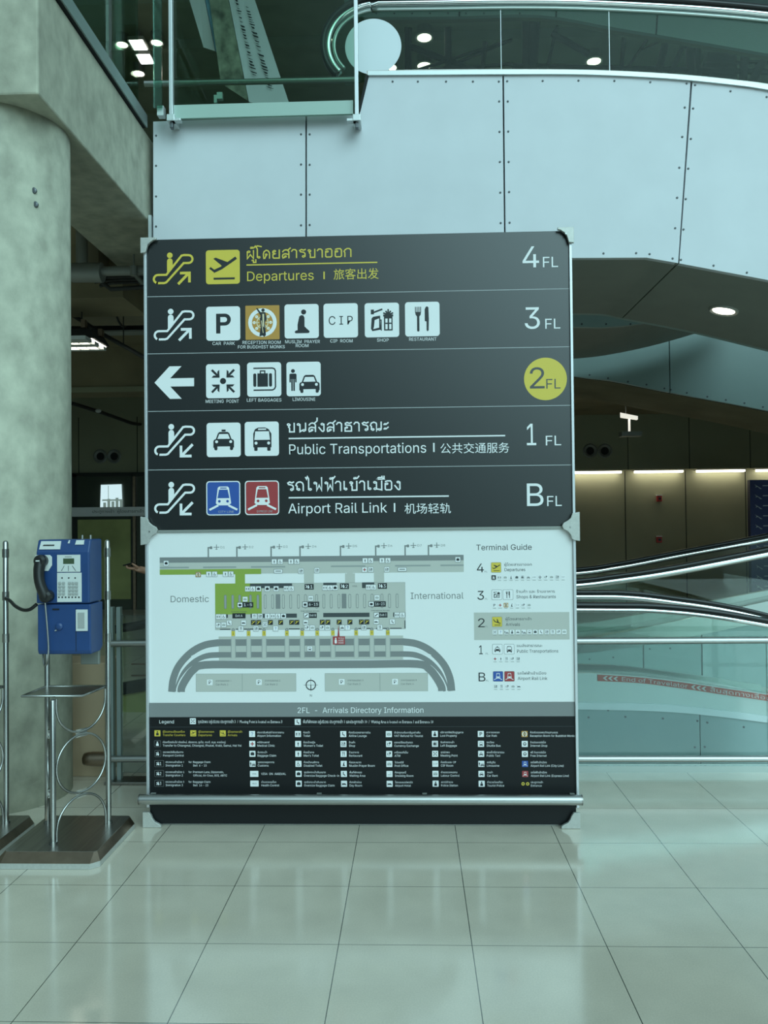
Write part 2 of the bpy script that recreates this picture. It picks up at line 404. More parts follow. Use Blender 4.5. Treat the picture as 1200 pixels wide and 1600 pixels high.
# upper floor slab on the left, its edge beam and the column
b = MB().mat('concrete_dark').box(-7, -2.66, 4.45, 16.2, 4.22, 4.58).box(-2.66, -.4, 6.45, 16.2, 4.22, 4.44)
struct(obj('floor_upper', b))
b = MB().mat('concrete').box(-2.66, -2.02, 4.43, 9.4, 3.95, 4.62); b.box(-7, -2.661, 4.43, 5.2, 3.95, 4.6)
struct(obj('ceiling_edge_beam', b, bevel=.012))
pr = [(.4, 0), (.4, 1.2), (.4, 3.949)]
b = MB().mat('concrete_stained').lathe((-2.455, 4.86, 0), pr, 'z', 64)
for p in b.f: pass
b.sm = [len(q) == 4 for q in b.f]
b.mat('rivet')
for x, y in ((37, 284), (38.5, 305.5)):
    q = at(x, y, 4.5); ang = math.atan2(q.y-4.86-.1, q.x+2.455); 
    b.lathe((q.x, 4.86-math.sqrt(max(.16-(q.x+2.455)**2, 0))+.004, q.z), [(.018, .004), (.018, -.006), (.01, -.01)], 'y', 12)
column = obj('column', b); struct(column)
# far cross beams and duct over the left aisle
b = MB().mat('concrete_dark').box(-7, -2.67, 7.6, 8.3, 3.72, 4.22); 
z1 = at(150, 613, 12).z; b.box(-7, -.5, 12, 12.5, z1, 4.22)
b.mat('back_wall').box(-7, -.5, 11.97, 11.999, z1, z1+.075)
struct(obj('ceiling_cross_beams', b))
# --- storefront wall at the back of the left aisle
zt = at(160, 742, BW).z
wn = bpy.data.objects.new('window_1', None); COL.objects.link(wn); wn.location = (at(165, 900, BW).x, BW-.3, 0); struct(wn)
xl, xr = at(100, 900, BW).x-.6, at(236, 900, BW).x+.8
obj('window_frame', MB().mat('storefront_frame').box(at(124, 800, BW).x, at(130, 800, BW).x, BW-.33, BW-.25, 0, zt).box(xl, xr, BW-.33, BW-.25, zt-.05, zt+.02).box(at(214, 800, BW).x, at(216, 800, BW).x, BW-.33, BW-.25, 0, zt), parent=wn)
obj('pane', MB().mat('storefront').box(xl, xr, BW-.3, BW-.28, 0, zt-.05), parent=wn)
obj('bronze_jamb', MB().mat('bronze').box(at(217, 800, BW).x, at(221, 800, BW).x, BW-.36, BW-.305, 0, zt-.06), parent=wn)
q0, q1 = at(157, 757, BW-.4), at(191, 793, BW-.4)
day = MB().mat('window_reflection').add([(q.x, BW-.34, q.z) for q in (at(157.5, 757.5, BW-.34), at(190, 756.5, BW-.34), at(191.5, 793, BW-.34), at(156.5, 793.5, BW-.34))], [(0, 1, 2, 3)])  # glowing panel stands in for a daylight window mirrored in the dark glass
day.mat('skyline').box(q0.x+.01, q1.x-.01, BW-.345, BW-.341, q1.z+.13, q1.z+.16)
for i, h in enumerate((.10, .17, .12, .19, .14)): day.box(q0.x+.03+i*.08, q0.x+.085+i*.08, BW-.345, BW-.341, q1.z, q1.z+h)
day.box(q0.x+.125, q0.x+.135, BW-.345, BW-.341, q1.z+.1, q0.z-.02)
obj('window_reflection', day, parent=wn)
obj('olive_reflection', MB().mat('olive').box(at(132, 900, BW).x, at(213, 900, BW).x, BW-.32, BW-.31, .2, at(160, 812, BW).z), parent=wn)  # olive colour painted in for reflections in the storefront glass
# white lettered band across the storefront
a, c = at(113, 793, BW-.5), at(236, 806, BW-.5)
sg_ = thing('storefront_sign', 'long pale sign band with small letters across the dark storefront behind the column', 'sign', ((a.x+c.x)/2, BW-.5, c.z))
obj('band', MB().mat('white').box(a.x, c.x, BW-.52, BW-.365, c.z, a.z), parent=sg_)
# tan stone wall beside the column
a, c = at(104, 1040, 5.2), at(164.5, 1222, 5.2)
b = MB().mat('tan_stone').box(-3.2, c.x, 5.2, 5.5, 0, at(120, 1036, 5.2).z); b.mat('joint')
struct(obj('wall_low_stone', b, bevel=.006))

# ================================================================== lamps
def downlight(label, c, r, group='round recessed downlights', tilt=0.0, can=0):
    t = thing('downlight', label, 'ceiling light', c, group)
    ro = (c[0], c[1], c[2])
    obj('rim', MB().mat('lamp_rim').lathe(ro, [(r*.82, -.012), (r, -.02), (r*1.08, -.012), (r*1.08, .0), (r*.82, .0), (r*.82, -.012)], 'z', 28, False), parent=t)
    obj('diffuser', MB().mat('lamp').lathe(ro, [(r*.80, -.008), (r*.80, -.002)], 'z', 24), parent=t)
    if can: obj('housing', MB().mat('pipe').lathe(ro, [(r*.9, .0001), (r*.9, can)], 'z', 24), parent=t)
    t.rotation_euler.y = tilt
    return t
d = 6.5
while at(1131, 484, d).z < soffit_z(at(1131, 484, d).x) and d < 8: d += .01
q = at(1131, 484, d); dz = math.atan2(soffit_z(q.x-.2)-soffit_z(q.x+.2), .4)
downlight('large round downlight in the dark underside of the bridge', (q.x, q.y, soffit_z(q.x)-.001), .112, tilt=dz)
for x, y, lab in ((663, 59, 'upper of the two round ceiling lights right of the white disc'), (663, 103, 'lower of the two round ceiling lights right of the white disc'),
                  (609, 106, 'round ceiling light half hidden by the white disc on the glass'), (928, 96, 'round ceiling light seen through the glass at upper right'),
                  (191, 70, 'round ceiling light at the far left behind the side glass'), (245, 67, 'round ceiling light beside the glass corner post'), (217, 115, 'small round ceiling light low behind the side glass')):
    q = at_z(x, y, 8.85); downlight(lab, (q.x, q.y, 8.858), .13 if x > 300 else .10, can=.142)
for i, (x, y, lab) in enumerate(((216, 70, 'nearer of two bright louvred strip lights behind the side glass'), (227, 92, 'farther of two bright louvred strip lights behind the side glass'))):
    q = at_z(x, y, 8.8); t = thing('strip_light', lab, 'ceiling light', (q.x, q.y, 8.8), 'louvred strip lights on the hall ceiling')
    obj('housing', MB().mat('lamp_rim').box(q.x-.12, q.x+.12, q.y-.13, q.y+.13, 8.80, 8.858), parent=t)
    obj('bracket', MB().mat('pipe').box(q.x-.03, q.x+.03, q.y-.02, q.y+.02, 8.8581, 8.9995), parent=t)
    tb = MB().mat('lamp_cool')
    for k in range(3): tb.box(q.x-.10, q.x+.10, q.y-.125+k*.085, q.y-.045+k*.085, 8.79, 8.7995)
    obj('tubes', tb, parent=t)
# lit ledge strips on the rear wall
for x0, x1, lab in ((880, 971, 'leftmost glowing strip lamp under the rear wall ledge, next to the sign'), (990, 1067, 'second glowing strip lamp under the rear wall ledge'),
                    (1087, 1163, 'third glowing strip lamp under the rear wall ledge'), (1180, 1262, 'glowing strip lamp under the ledge above the navy board')):
    a, c = at(x0, 736, BW-.1), at(x1, 736, BW-.1)
    t = thing('strip_lamp', lab, 'wall light', ((a.x+c.x)/2, BW-.1, zs-.05), 'strip lamps under the rear wall ledge')
    obj('housing', MB().mat('lamp_rim').box(a.x, c.x, BW-.2, BW-.02, zs-.02, zs-.002), parent=t)
    obj('tube', MB().mat('lamp_strip').box(a.x+.02, c.x-.02, BW-.19, BW-.06, zs-.055, zs-.0205), parent=t)
# hanging lamp in front of the rear wall
q = at(983, 655, 13.0)
t = thing('pendant_lamp', 'small white flat lamp on a short stem hanging above the rear wall', 'lamp', (q.x, q.y, q.z-.3))
b = MB().mat('lamp_pale').hull([(q.x-.17, q.y-.13, q.z+.02), (q.x+.10, q.y-.13, q.z-.02), (q.x+.15, q.y+.13, q.z+.0), (q.x-.10, q.y+.13, q.z+.04)], [(q.x-.17, q.y-.13, q.z+.09), (q.x+.10, q.y-.13, q.z+.03), (q.x+.15, q.y+.13, q.z+.05), (q.x-.10, q.y+.13, q.z+.11)])
obj('shade', b, parent=t)
obj('stem', MB().mat('lamp_pale').cyl((q.x, q.y, q.z), (q.x, q.y, q.z-.20), .018), parent=t)
obj('reflector', MB().mat('pipe').box(q.x-.14, q.x+.17, q.y-.1, q.y+.1, q.z-.27, q.z-.20), parent=t)
obj('hanger', MB().mat('pipe').cyl((q.x-.05, q.y, q.z+.06), (q.x-.05, q.y, zc), .008), parent=t)
# pairs of air nozzles on the rear wall
for i, (x, y, lab) in enumerate(((922, 704.5, 'left of two round air nozzles beside the sign on the rear wall'), (945, 704.5, 'right of two round air nozzles above the glowing ledge'),
                  (157, 713, 'left of two round air nozzles above the dark storefront'), (178.5, 713, 'right of two round air nozzles above the dark storefront'))):
    q = at(x, y, BW-.25); t = thing('air_nozzle', lab, 'air vent', (q.x, BW-.25, q.z), 'round air nozzles on the rear wall')
    obj('rim', MB().mat('pipe').lathe((q.x, BW-.25, q.z), [(.075, -.004), (.115, -.03), (.135, -.015), (.135, -.001), (.075, -.001), (.075, -.004)], 'y', 24, False), parent=t)
    obj('nozzle', MB().mat('joint').lathe((q.x, BW-.25, q.z), [(.074, -.001), (.074, -.006)], 'y', 20), parent=t)
# fire alarms
for y, lab in ((778, 'small red alarm plate high on the rear wall below the glowing strip'), (842, 'small red fire bell with white cap low on the rear wall')):
    q = at(1029, y, BW); t = thing('fire_alarm', lab, 'alarm', (q.x, BW, q.z-.08), 'red alarms on the rear wall')
    obj('box', MB().mat('fire_red').box(q.x-.045, q.x+.045, BW-.07, BW-.001, q.z-.07, q.z+.04), parent=t, bevel=.008)
    obj('cap', MB().mat('plate').box(q.x-.05, q.x+.05, BW-.075, BW-.001, q.z+.041, q.z+.06), parent=t)
    obj('dial', MB().mat('rubber').lathe((q.x, BW-.07, q.z-.015), [(.025, -.001), (.025, -.012)], 'y', 14), parent=t)
# navy notice board at the right
a, c = at(1171.5, 750, 13.4), at(1290, 940, 13.4)
NB = thing('notice_board', 'navy blue notice board with white plane marks at the right edge', 'sign', ((a.x+c.x)/2, 13.4, 0))
obj('panel', MB().mat('navy').box(a.x, c.x, 13.4, 13.5, .0, a.z), parent=NB)
b = MB().mat('rule')
for r in range(11):
    for k in range(3):
        X = a.x+.10+k*.5; Z = a.z-.10-r*.16
        b.add([(X-.03, 13.398, Z+.03), (X+.0, 13.398, Z+.012), (X+.09, 13.398, Z-.045), (X+.06, 13.398, Z-.045), (X+.02, 13.398, Z-.01), (X-.02, 13.398, Z-.02), (X+.0, 13.398, Z)], [(0, 1, 2, 3, 4, 6), (4, 5, 6)])
        b.add([(X+.1, 13.398, Z+.0), (X+.34, 13.398, Z+.0), (X+.34, 13.398, Z+.014), (X+.1, 13.398, Z+.014)], [(0, 1, 2, 3)])
obj('plane_marks', b, parent=NB, recalc=False)
# --- services under the slab at the left
q = at(150, 426, 7.1)
t = thing('drain_pipe', 'grey pipe with elbow hanging under the dark slab beside the column', 'pipe', q)
obj('elbow', MB().mat('pipe').tube([at(113, 426, 7.1), at(160, 426, 7.1)], .085, 20), parent=t)
obj('pipe', MB().mat('pipe').tube([at(160, 424, 7.1), at(200, 423, 7.1), at(330, 421, 7.1)], .042, 16), parent=t)
obj('riser', MB().mat('pipe').tube([at(128, 420, 7.1), Vector((at(128, 420, 7.1).x, 7.1, 4.22))], .05, 16), parent=t)
obj('hanger', MB().mat('pipe').cyl(at(209, 421, 7.1), Vector((at(209, 421, 7.1).x, 7.1, 4.3)), .008).cyl(at(209, 416, 7.05), at(209, 431, 7.05), .03), parent=t)
q = at(140, 400, 7.4); b = MB().mat('duct').box(q.x-.03, at(157, 400, 7.4).x, 7.35, 7.58, at(150, 420, 7.4).z, 4.21)
tag(obj('hanging_duct', b), 'dark square duct dropping from the slab behind the grey pipe elbow', 'duct')
t = thing('cable_tray', 'rack of dark parallel cables under the slab left of the sign', 'cable tray', at(185, 442, 7.3))
for i, (y0, y1) in enumerate(((434, 432), (439, 436.5), (444, 441))):
    obj('cable', MB().mat('cable').tube([at(140+i*8, y0+i*1.5, 7.3+i*.05), at(175, y1+1, 7.3+i*.05), at(320, y1-4, 7.3+i*.05)], .016, 8), parent=t)
obj('bracket', MB().mat('pipe').tube([at(208, 425, 7.3), at(232, 452, 7.3)], .025, 8), parent=t)
obj('rail', MB().mat('cable').tube([at(158, 440, 7.28), at(173, 452, 7.28), at(300, 444, 7.28)], .02, 8), parent=t)
t = thing('round_duct', 'big round brown duct crossing under the slab beside the column', 'duct', at(170, 470, 8.8))
obj('duct_shell', MB().mat('duct').tube([at(40, 475, 8.8), at(420, 470, 8.8)], .24, 36), parent=t)
obj('hanger_strap', MB().mat('cable').tube([at(190, 475, 8.8), at(192, 475, 8.8)], .246, 36), parent=t)
t = thing('steel_beam', 'dark steel channel below the round brown duct', 'beam', at(170, 508, 9.2))
a, c = at(60, 501, 9.2), at(420, 514, 9.2)
obj('web', MB().mat('cable').box(a.x, c.x, 9.2, 9.3, c.z, a.z), parent=t); obj('flange', MB().mat('pipe').box(a.x, c.x, 9.12, 9.3, c.z-.02, c.z-.001), parent=t)
# louvred batten light
z = at(140, 536, 8.0).z
t = thing('louvre_light', 'bright louvred ceiling light hanging beside the concrete column', 'ceiling light', at(130, 536, 8.0))
x1 = at(147, 528, 7.9).x; z = at(150, 536, 8.1).z
obj('housing', MB().mat('cable').hull([(x1-1.2, 7.9, z+.005), (x1, 7.9, z+.005), (x1, 8.32, z+.005), (x1-1.2, 8.32, z+.005)], [(x1-1.15, 7.95, z+.11), (x1-.05, 7.95, z+.11), (x1-.05, 8.27, z+.11), (x1-1.15, 8.27, z+.11)]), parent=t)
obj('tube_panel', MB().mat('lamp').box(x1-1.17, x1-.03, 7.92, 8.30, z-.001, z+.0045), parent=t)
b = MB().mat('plate')
for k in range(12): b.box(x1-1.17+k*.1, x1-1.16+k*.1, 7.92, 8.30, z-.035, z-.0015)
for k in range(3): b.box(x1-1.17, x1-.03, 7.76+k*.235, 7.92+k*.19, z-.036, z-.0016)
obj('louvre', b, parent=t)
obj('end_clip', MB().mat('bronze').box(x1-.13, x1-.09, 7.9, 7.96, z+.111, z+.19), parent=t); obj('end_clip', MB().mat('bronze').box(x1-.02, x1+.02, 8.05, 8.11, z+.06, z+.13), parent=t)
for k in (.2, .9): obj('hanger', MB().mat('cable').cyl((x1-k, 8.1, z+.11), (x1-k, 8.1, 4.22), .006), parent=t)
tag(obj('conduit', MB().mat('cable').tube([at(96, 481, 8.42), at(160, 522, 8.44), at(232, 562, 8.48)], .022, 10).cyl(at(193, 540, 8.46), Vector((at(193, 540, 8.46).x, 8.46, 4.22)), .006, 8)), 'dark conduit running diagonally past the louvred light', 'pipe')
tag(obj('conduit', MB().mat('cable').tube([at(96, 625, 12.6), at(160, 645, 13.4), at(205, 661, 14.6), at(216, 663, 15.2), at(219, 663, BW-.252)], .03, 10)), 'thin dark conduit sloping down across the rear wall above the nozzles', 'pipe')
q = at(153.5, 642, 13.1); tag(obj('smoke_detector', MB().mat('plate').ball((q.x, q.y, q.z), .04, (1.2, 1, .8))), 'small pale detector on the thin sloping conduit', 'detector')

# ================================================================== upper level: glass, travelator, poster
GY = 6.2
ul = thing('glass_balustrade', 'front glass balustrade with steel posts on the upper floor edge', 'balustrade', at(412, 182, GY))
a, c = at(268, 182, GY), at(556, 182, GY); zt = at(400, -90, GY).z
za = at(265, 190, GY).z
obj('glass_panel', MB().mat('glass_up').box(a.x, c.x, GY, GY+.012, at(412, 182, GY).z, zt), parent=ul)
obj('bottom_channel', MB().mat('glass_channel').box(a.x+.02, c.x-.02, GY-.006, GY+.018, at(412, 182, GY).z, at(412, 161, GY).z), parent=ul)
for x in (268, 557.5):
    q = at(x, 185, GY-.03)
    obj('post', MB().mat('frame').box(q.x-.014, q.x+.014, GY-.05, GY-.002, q.z-.01, zt), parent=ul, bevel=.003)
    s = 1 if x < 300 else -1
    obj('foot_bracket', MB().mat('trim').box(q.x-.03, q.x+.03, GY-.06, GY+.09, q.z-.03, q.z+.02).box(min(q.x, q.x+s*.075), max(q.x, q.x+s*.075), GY-.055, GY-.003, q.z-.03, q.z-.008).mat('rivet').box(q.x-.012, q.x+.012, GY-.04, GY, q.z-.075, q.z-.0301), parent=ul, bevel=.004)
a, c = at(226, 131, GY+.1), at(556, 124.5, GY+.1)
obj('handrail', MB().mat('stainless').tube([a, c], .022, 14), parent=ul)
obj('top_rail', MB().mat('frame').box(at(268, 0, GY).x, at(557, 0, GY).x, GY-.05, GY+.05, zt, zt+.04), parent=ul)
sb = thing('glass_balustrade', 'side glass balustrade running back along the concrete edge beam', 'balustrade', (-2.0, 5.5, 4.62))
zc1, zc2 = 4.625, 4.72
obj('edge_channel', MB().mat('edge_channel').box(-2.06, -1.99, 4.45, 6.22, zc1, zc2).mat('joint').box(-2.08, -2.0, 4.45, 6.22, zc1-.003, zc1-.001), parent=sb)
obj('glass_panel', MB().mat('glass_up').box(-2.03, -2.018, 4.45, 6.1, zc2, zt), parent=sb)
q0, q1 = at(240, 100, 6.12), at(253, 100, 6.12)
obj('end_strip', MB().mat('glass_edge').box(q0.x, q1.x, 6.11, 6.13, at(246, 168, 6.12).z, zt), parent=sb)
obj('handrail', MB().mat('stainless').tube([(-1.97, 4.5, zc2+1.0), (-1.97, 6.1, zc2+1.0)], .022), parent=sb)
obj('bracket', MB().mat('trim').box(at(246, 170, 6.15).x, at(256, 170, 6.15).x, 6.14, 6.2, at(250, 181, 6.15).z, at(250, 166, 6.15).z), parent=sb)
# travelator on the bridge
bt = thing('travelator', 'upper moving walkway balustrade with chrome handrail above the pale panels', 'travelator', at(800, 118, 6.5))
TY = 6.6
cx, cy = 591, 72
loop = [(cx+(83-14*0)*math.cos(math.radians(t)), cy+70*math.sin(math.radians(t))-0) for t in range(140, 271, 10)]
hr = loop+[(700, .5), (800, -1), (900, 0), (1000, 4), (1100, 10), (1200, 19), (1340, 36)]
P = curve_xz(hr, TY, 3)
obj('handrail', MB().mat('rubber').sweep(P, TY-.04, TY+.04, .0, .035, True), parent=bt)
obj('handrail_track', MB().mat('chrome').sweep(P, TY-.028, TY+.028, -.045, -.001, True), parent=bt)
obj('inner_track', MB().mat('skirt').sweep(P, TY-.015, TY+.015, -.085, -.06, True), parent=bt)
gl = [(cx+70*math.cos(math.radians(t)), cy+57*math.sin(math.radians(t))) for t in range(140, 271, 10)]+[(700, 16), (800, 14), (900, 15), (1000, 19), (1100, 26), (1200, 36), (1340, 54)]
lo = [(540, 134), (575, 126), (700, 125), (800, 125), (900, 125), (1000, 129), (1100, 138), (1200, 150), (1340, 176)]
g = px_poly(gl+lo[::-1], TY)
obj('glass_panel', MB().mat('glass_up').prism(g, TY-.006, TY+.006), parent=bt)
jt = MB().mat('trim')
for x in (782, 951): 
    a, c = at(x, 14, TY), at(x, 128, TY); jt.box(a.x-.002, a.x+.002, TY-.007, TY+.007, c.z, a.z)
obj('glass_joint', jt, parent=bt)
P2 = curve_xz([(575, 120), (700, 118), (900, 118.5), (1040, 125), (1140, 134.5), (1200, 143), (1340, 170)], TY)
obj('deck', MB().mat('steel_dark').sweep(P2, WY+.1, TY+1.2, -.09, -.06), parent=bt)
q = at(583, 71.5, TY-.02)
tag(obj('sticker', MB().mat('sticker').lathe((q.x, TY-.0065, q.z), [(.226, 0), (.226, -.002)], 'y', 64)), 'big round white sticker on the upper travelator glass', 'sticker')
# fascia of a higher walkway and the struts under the hall roof
hp = thing('high_walkway', 'pale green fascia of a higher walkway crossing the dark ceiling at upper right', 'walkway', at(900, 20, 10.5))
fx = curve_xz([(538, 27), (700, 26), (842, 23.5), (960, 43), (1080, 63), (1200, 84), (1330, 108)], 10.5, 4)
b = MB().mat('clad_teal_shaded').band(fx, [(x, 8.6) for x, z in fx], 10.5, 10.56).mat('joint')
for x0, x1 in ((719, 718), (873, 869), (1033, 1025)): 
    a, c = at(x0, 2, 10.5), at(x1, 50, 10.5); b.band([(c.x-.01, lerp_path(fx, c.x)), (c.x+.01, lerp_path(fx, c.x))], [(a.x-.01, 8.6), (a.x+.01, 8.6)], 10.494, 10.4995)
b.mat('rivet')
for i, x in enumerate(range(560, 840, 28)): q = at(x, 21, 10.5); b.lathe((q.x, 10.5, q.z), [(.012, .002), (.012, -.004)], 'y', 8)
obj('fascia', b, parent=hp)
obj('underside', MB().mat('soffit').sweep(fx, 10.561, 10.64, .0, .04), parent=hp)
trs = thing('roof_truss', 'dark steel rods and struts below the hall roof behind the upper glass', 'truss', at_z(850, 80, 8.2))
D = 11.75
for p, q, r in (((636, 44), (636, 116), .03), ((641, 44), (641, 116), .018), ((700, 44), (700, 118), .04), ((640, 72), (760, 118), .035), ((650, 110), (800, 62), .018), ((690, 108), (790, 66), .016), ((758, 66), (752, 118), .03),
                ((822, 30), (822, 115), .045), ((836, 30), (830, 115), .06), ((862, 52), (920, 84), .035), ((870, 40), (853, 115), .02), ((1012, 60), (975, 114), .018), ((1000, 78), (1035, 62), .012),
                ((1042, 55), (1028, 118), .04), ((1070, 66), (1046, 118), .03), ((1078, 60), (1080, 122), .05), ((1090, 75), (1092, 122), .03), ((1165, 80), (1160, 130), .045), ((1196, 86), (1172, 135), .05), ((560, 90), (620, 118), .02), ((975, 60), (970, 112), .025), ((1100, 100), (1200, 96), .02), ((800, 103), (1200, 112), .03), ((640, 112), (800, 100), .02)):
    obj('strut', MB().mat('truss').tube([at(p[0], p[1], D), at(q[0], q[1], D)], r*1.3, 6), parent=trs)
a, c = at(1107, 70, 12.9), at(1152, 125, 12.9)
tag(obj('roof_column', MB().mat('truss').box(a.x, c.x, 12.9, 13.2, 4.5, 8.85)), 'broad dark post behind the upper glass at the far right', 'column')
# tall advertising hoarding behind the balustrade
def slab(pts, t=.05):
    nrm = (pts[1]-pts[0]).cross(pts[2]-pts[0]).normalized()*t
    if nrm.y < 0: nrm = -nrm
    return pts, [p+nrm for p in pts]
def quad(x0, x1, x2, x3, dn=9.3, df=9.7, yb=None):
    return [at(x0, -60, dn), at(x1, -60, dn), at(x2[0], x2[1], df), at(x3[0], x3[1], df)]
ad = thing('advertising_hoarding', 'tall tilted advertising hoarding with pictures and slanted writing behind the balustrade', 'poster', at(400, 170, 9.6))
for nm, mt, q in (('white_strip', 'poster_white', quad(278, 308, (336, 80), (318, 74))), ('blue_strip', 'poster_blue', quad(309, 318, (344, 92), (337, 80))),
              ('picture_strip', 'poster_dark', quad(319, 345, (388, 158), (345, 130))), ('text_panel', 'poster_white', quad(346, 378, (458, 181), (389, 159)))):
    lo_, hi_ = slab(q); obj(nm, MB().mat(mt).hull(lo_, hi_), parent=ad)
for x in (300, 365): p = at(x, -58, 9.35); obj('hanger', MB().mat('pipe').cyl(p, (p.x, p.y, 8.86), .012, 8), parent=ad)
tx = MB().mat('ink'); q = quad(346, 378, (458, 181), (389, 159))
def onq(u, v): 
    a = q[0].lerp(q[3], v); c = q[1].lerp(q[2], v); p = a.lerp(c, u); p.y -= .02; return p
for row, (u, v0, v1) in enumerate(((.28, .22, .80), (.62, .3, .86))):
    v = v0
    while v < v1:
        w = random.choice((.007, .011, .015)); h = random.choice((.05, .09, .07))
        tx.add([onq(u-h, v), onq(u+h, v+.004), onq(u+h, v+w), onq(u-h*.4, v+w)], [(0, 1, 2, 3)]); v += w+random.choice((.008, .008, .02))
obj('writing', tx, parent=ad, recalc=False)
sg2 = at(343, 158, GY+.05)
obj('glass_clamp', MB().mat('frame').box(sg2.x-.035, sg2.x-.012, GY+.0121, GY+.05, sg2.z-.03, sg2.z+.03).box(sg2.x-.0119, sg2.x+.03, GY+.0121, GY+.05, sg2.z+.0, sg2.z+.05), parent=ul)

# ================================================================== lower travelators and guard rail
rl = thing('guard_rail', 'low stainless guard rail of two tubes in front of the travelators', 'railing', (0.4, 5.05, 0))
RY = 5.05
zu = (at(1050, 1001, RY).z); zl = at(1050, 1185.5, RY).z
x0u, x0l = at(166, 1003, RY).x, at(143, 1183, RY).x
obj('rail_tube', MB().mat('stainless').tube([(x0u, RY, zu), (3.6, RY, zu)], .020, 18), parent=rl)
obj('rail_tube', MB().mat('stainless').tube([(x0l, RY, zl), (3.6, RY, zl)], .020, 18), parent=rl)
obj('end_cap', MB().mat('bronze').tube([(x0l-.001, RY, zl), (x0l-.02, RY, zl), (x0l-.045, RY, zl), (x0l-.055, RY, zl)], .03, 20, rr=[.042, .042, .034, .012]).tube([(x0l, RY, zl), (x0l+.11, RY, zl)], .044, 20), parent=rl)
for xa, xb in ((170.5, 180), (184, 191.5)):
    a, c = at(xa, 948, RY+.05), at(xb, 1218, RY+.05)
    obj('post', MB().mat('edge_channel').box(a.x, c.x, RY+.022, RY+.06, .02, a.z), parent=rl)
for X in (-.3, 2.95): obj('post', MB().mat('edge_channel').box(X, X+.05, RY+.022, RY+.06, .0, zu+.04), parent=rl)
a = at(165, 1222, RY); obj('base_plate', MB().mat('steel_dark').box(a.x, -1.0, RY-.03, RY+.1, .001, .02), parent=rl, bevel=.004)
g1 = at(192, 1000, RY+.05).x
obj('glass_panel', MB().mat('glass_guard').box(g1, -.34, RY+.035, RY+.045, .06, zu+.17), parent=rl)
obj('glass_panel', MB().mat('glass_guard').box(.3, at(1196, 1000, RY+.05).x, RY+.035, RY+.045, .10, zu+.02), parent=rl)
# front travelator, level on the left, falling to the right
ta = thing('travelator', 'front moving walkway with red warning tape, sloping down to the right', 'travelator', at(1050, 1215, 5.3))
AY = 5.3
tapeT = curve_xz([(560, 1053), (880, 1053), (933, 1053.5), (1000, 1058), (1060, 1065), (1130, 1075), (1200, 1085.5), (1340, 1108)], AY)
tapeB = curve_xz([(560, 1062), (880, 1062), (933, 1063.5), (1000, 1067), (1060, 1074.5), (1130, 1085), (1200, 1095), (1340, 1118)], AY)
sk1 = curve_xz([(560, 1097), (880, 1097.5), (933, 1098), (1000, 1099), (1060, 1102), (1130, 1110), (1200, 1119), (1340, 1139)], AY)
sk2 = curve_xz([(560, 1108), (880, 1108), (933, 1108.5), (1000, 1110), (1060, 1113), (1130, 1120), (1200, 1129), (1340, 1149)], AY)
n = min(map(len, (tapeT, tapeB, sk1, sk2)))
obj('skirt', MB().mat('skirt').band(sk1, tapeB, AY+.004, AY+.03), parent=ta)
obj('skirt_ledge', MB().mat('trim').band(sk2, sk1, AY-.012, AY+.03), parent=ta)
obj('glass_channel', MB().mat('skirt').band(tapeB, tapeT, AY-.006, AY+.03).sweep(tapeT, AY-.012, AY+.03, 0, .006), parent=ta)
xb = at(893, 1150, AY).x
cl = [p for p in sk2]
seamx = [at(897, 1150, AY).x, at(886, 1150, AY).x]
sx = at(1094, 1150, AY).x
def split(path, x, g=.003):
    z = lerp_path(path, x); return [p for p in path if p[0] < x-g]+[(x-g, z)], [(x+g, z)]+[p for p in path if p[0] > x+g]
pa, pb = split(cl, sx)
for part, rv in ((pa, [(919.5, 1121), (977, 1120), (1035.5, 1122.5), (950, 1109.5)]), (pb, [(1105, 1129), (1162, 1136), (1101, 1167)])):
    b = MB().mat('clad_teal_shaded').band([(x, .055) for x, z in part], part, AY+.0, AY+.03)
    b.mat('rivet')
    for x, y in rv: q = at(x, y, AY); b.lathe((q.x, AY, q.z), [(.007, .001), (.007, -.003)], 'y', 8)
    if part is pa:
        for x, y in ((1091.5, 1126.5), (1087.5, 1167.5)): q = at(x-2, y, AY); b.lathe((q.x, AY, q.z), [(.007, .001), (.007, -.003)], 'y', 8)
    obj('cladding_panel', b, parent=ta)
obj('kick_plate', MB().mat('skirt').box(cl[0][0], cl[-1][0], AY-.012, AY+.03, 0.0, .054), parent=ta)
BY = 6.7
hA = curve_xz([(560, 946), (880, 948), (960, 948.5), (1020, 949.5), (1100, 956.5), (1200, 972.5), (1340, 1000)], AY)
hB = curve_xz([(560, 926), (880, 927), (980, 928), (1060, 937), (1130, 947.5), (1200, 963), (1340, 1000)], BY)
for P, y, rr in ((hA, AY+.04, .020), (hB, BY, .028)):
    obj('handrail', MB().mat('rubber').sweep(P, y-.04, y+.04, -.004, .024, True), parent=ta)
    obj('handrail_track', MB().mat('chrome').sweep(P, y-.03, y+.03, -.036 if y < 6 else -.05, -.0045, True), parent=ta)
obj('glass_panel', MB().mat('glass').band([p for p in tapeT], [(x, lerp_path(hA, x)-.02) for x, z in tapeT], AY+.035, AY+.045), parent=ta)
lowB = [(x, z-.62) for x, z in hB]
obj('glass_panel', MB().mat('glass').band(lowB, [(x, z-.05) for x, z in hB], BY-.005, BY+.005), parent=ta)
obj('inner_skirt', MB().mat('skirt').band([(x, z-.78) for x, z in hB], lowB, BY-.02, BY+.03), parent=ta)
obj('tread_belt', MB().mat('steel_dark').sweep([(x, z-.12) for x, z in sk2], AY+.05, BY-.03, -.02, 0), parent=ta)
obj('inner_skirt', MB().mat('skirt').band([(x, z-.10) for x, z in sk2], [(x, z) for x, z in sk1], BY+.031, BY+.08), parent=ta)
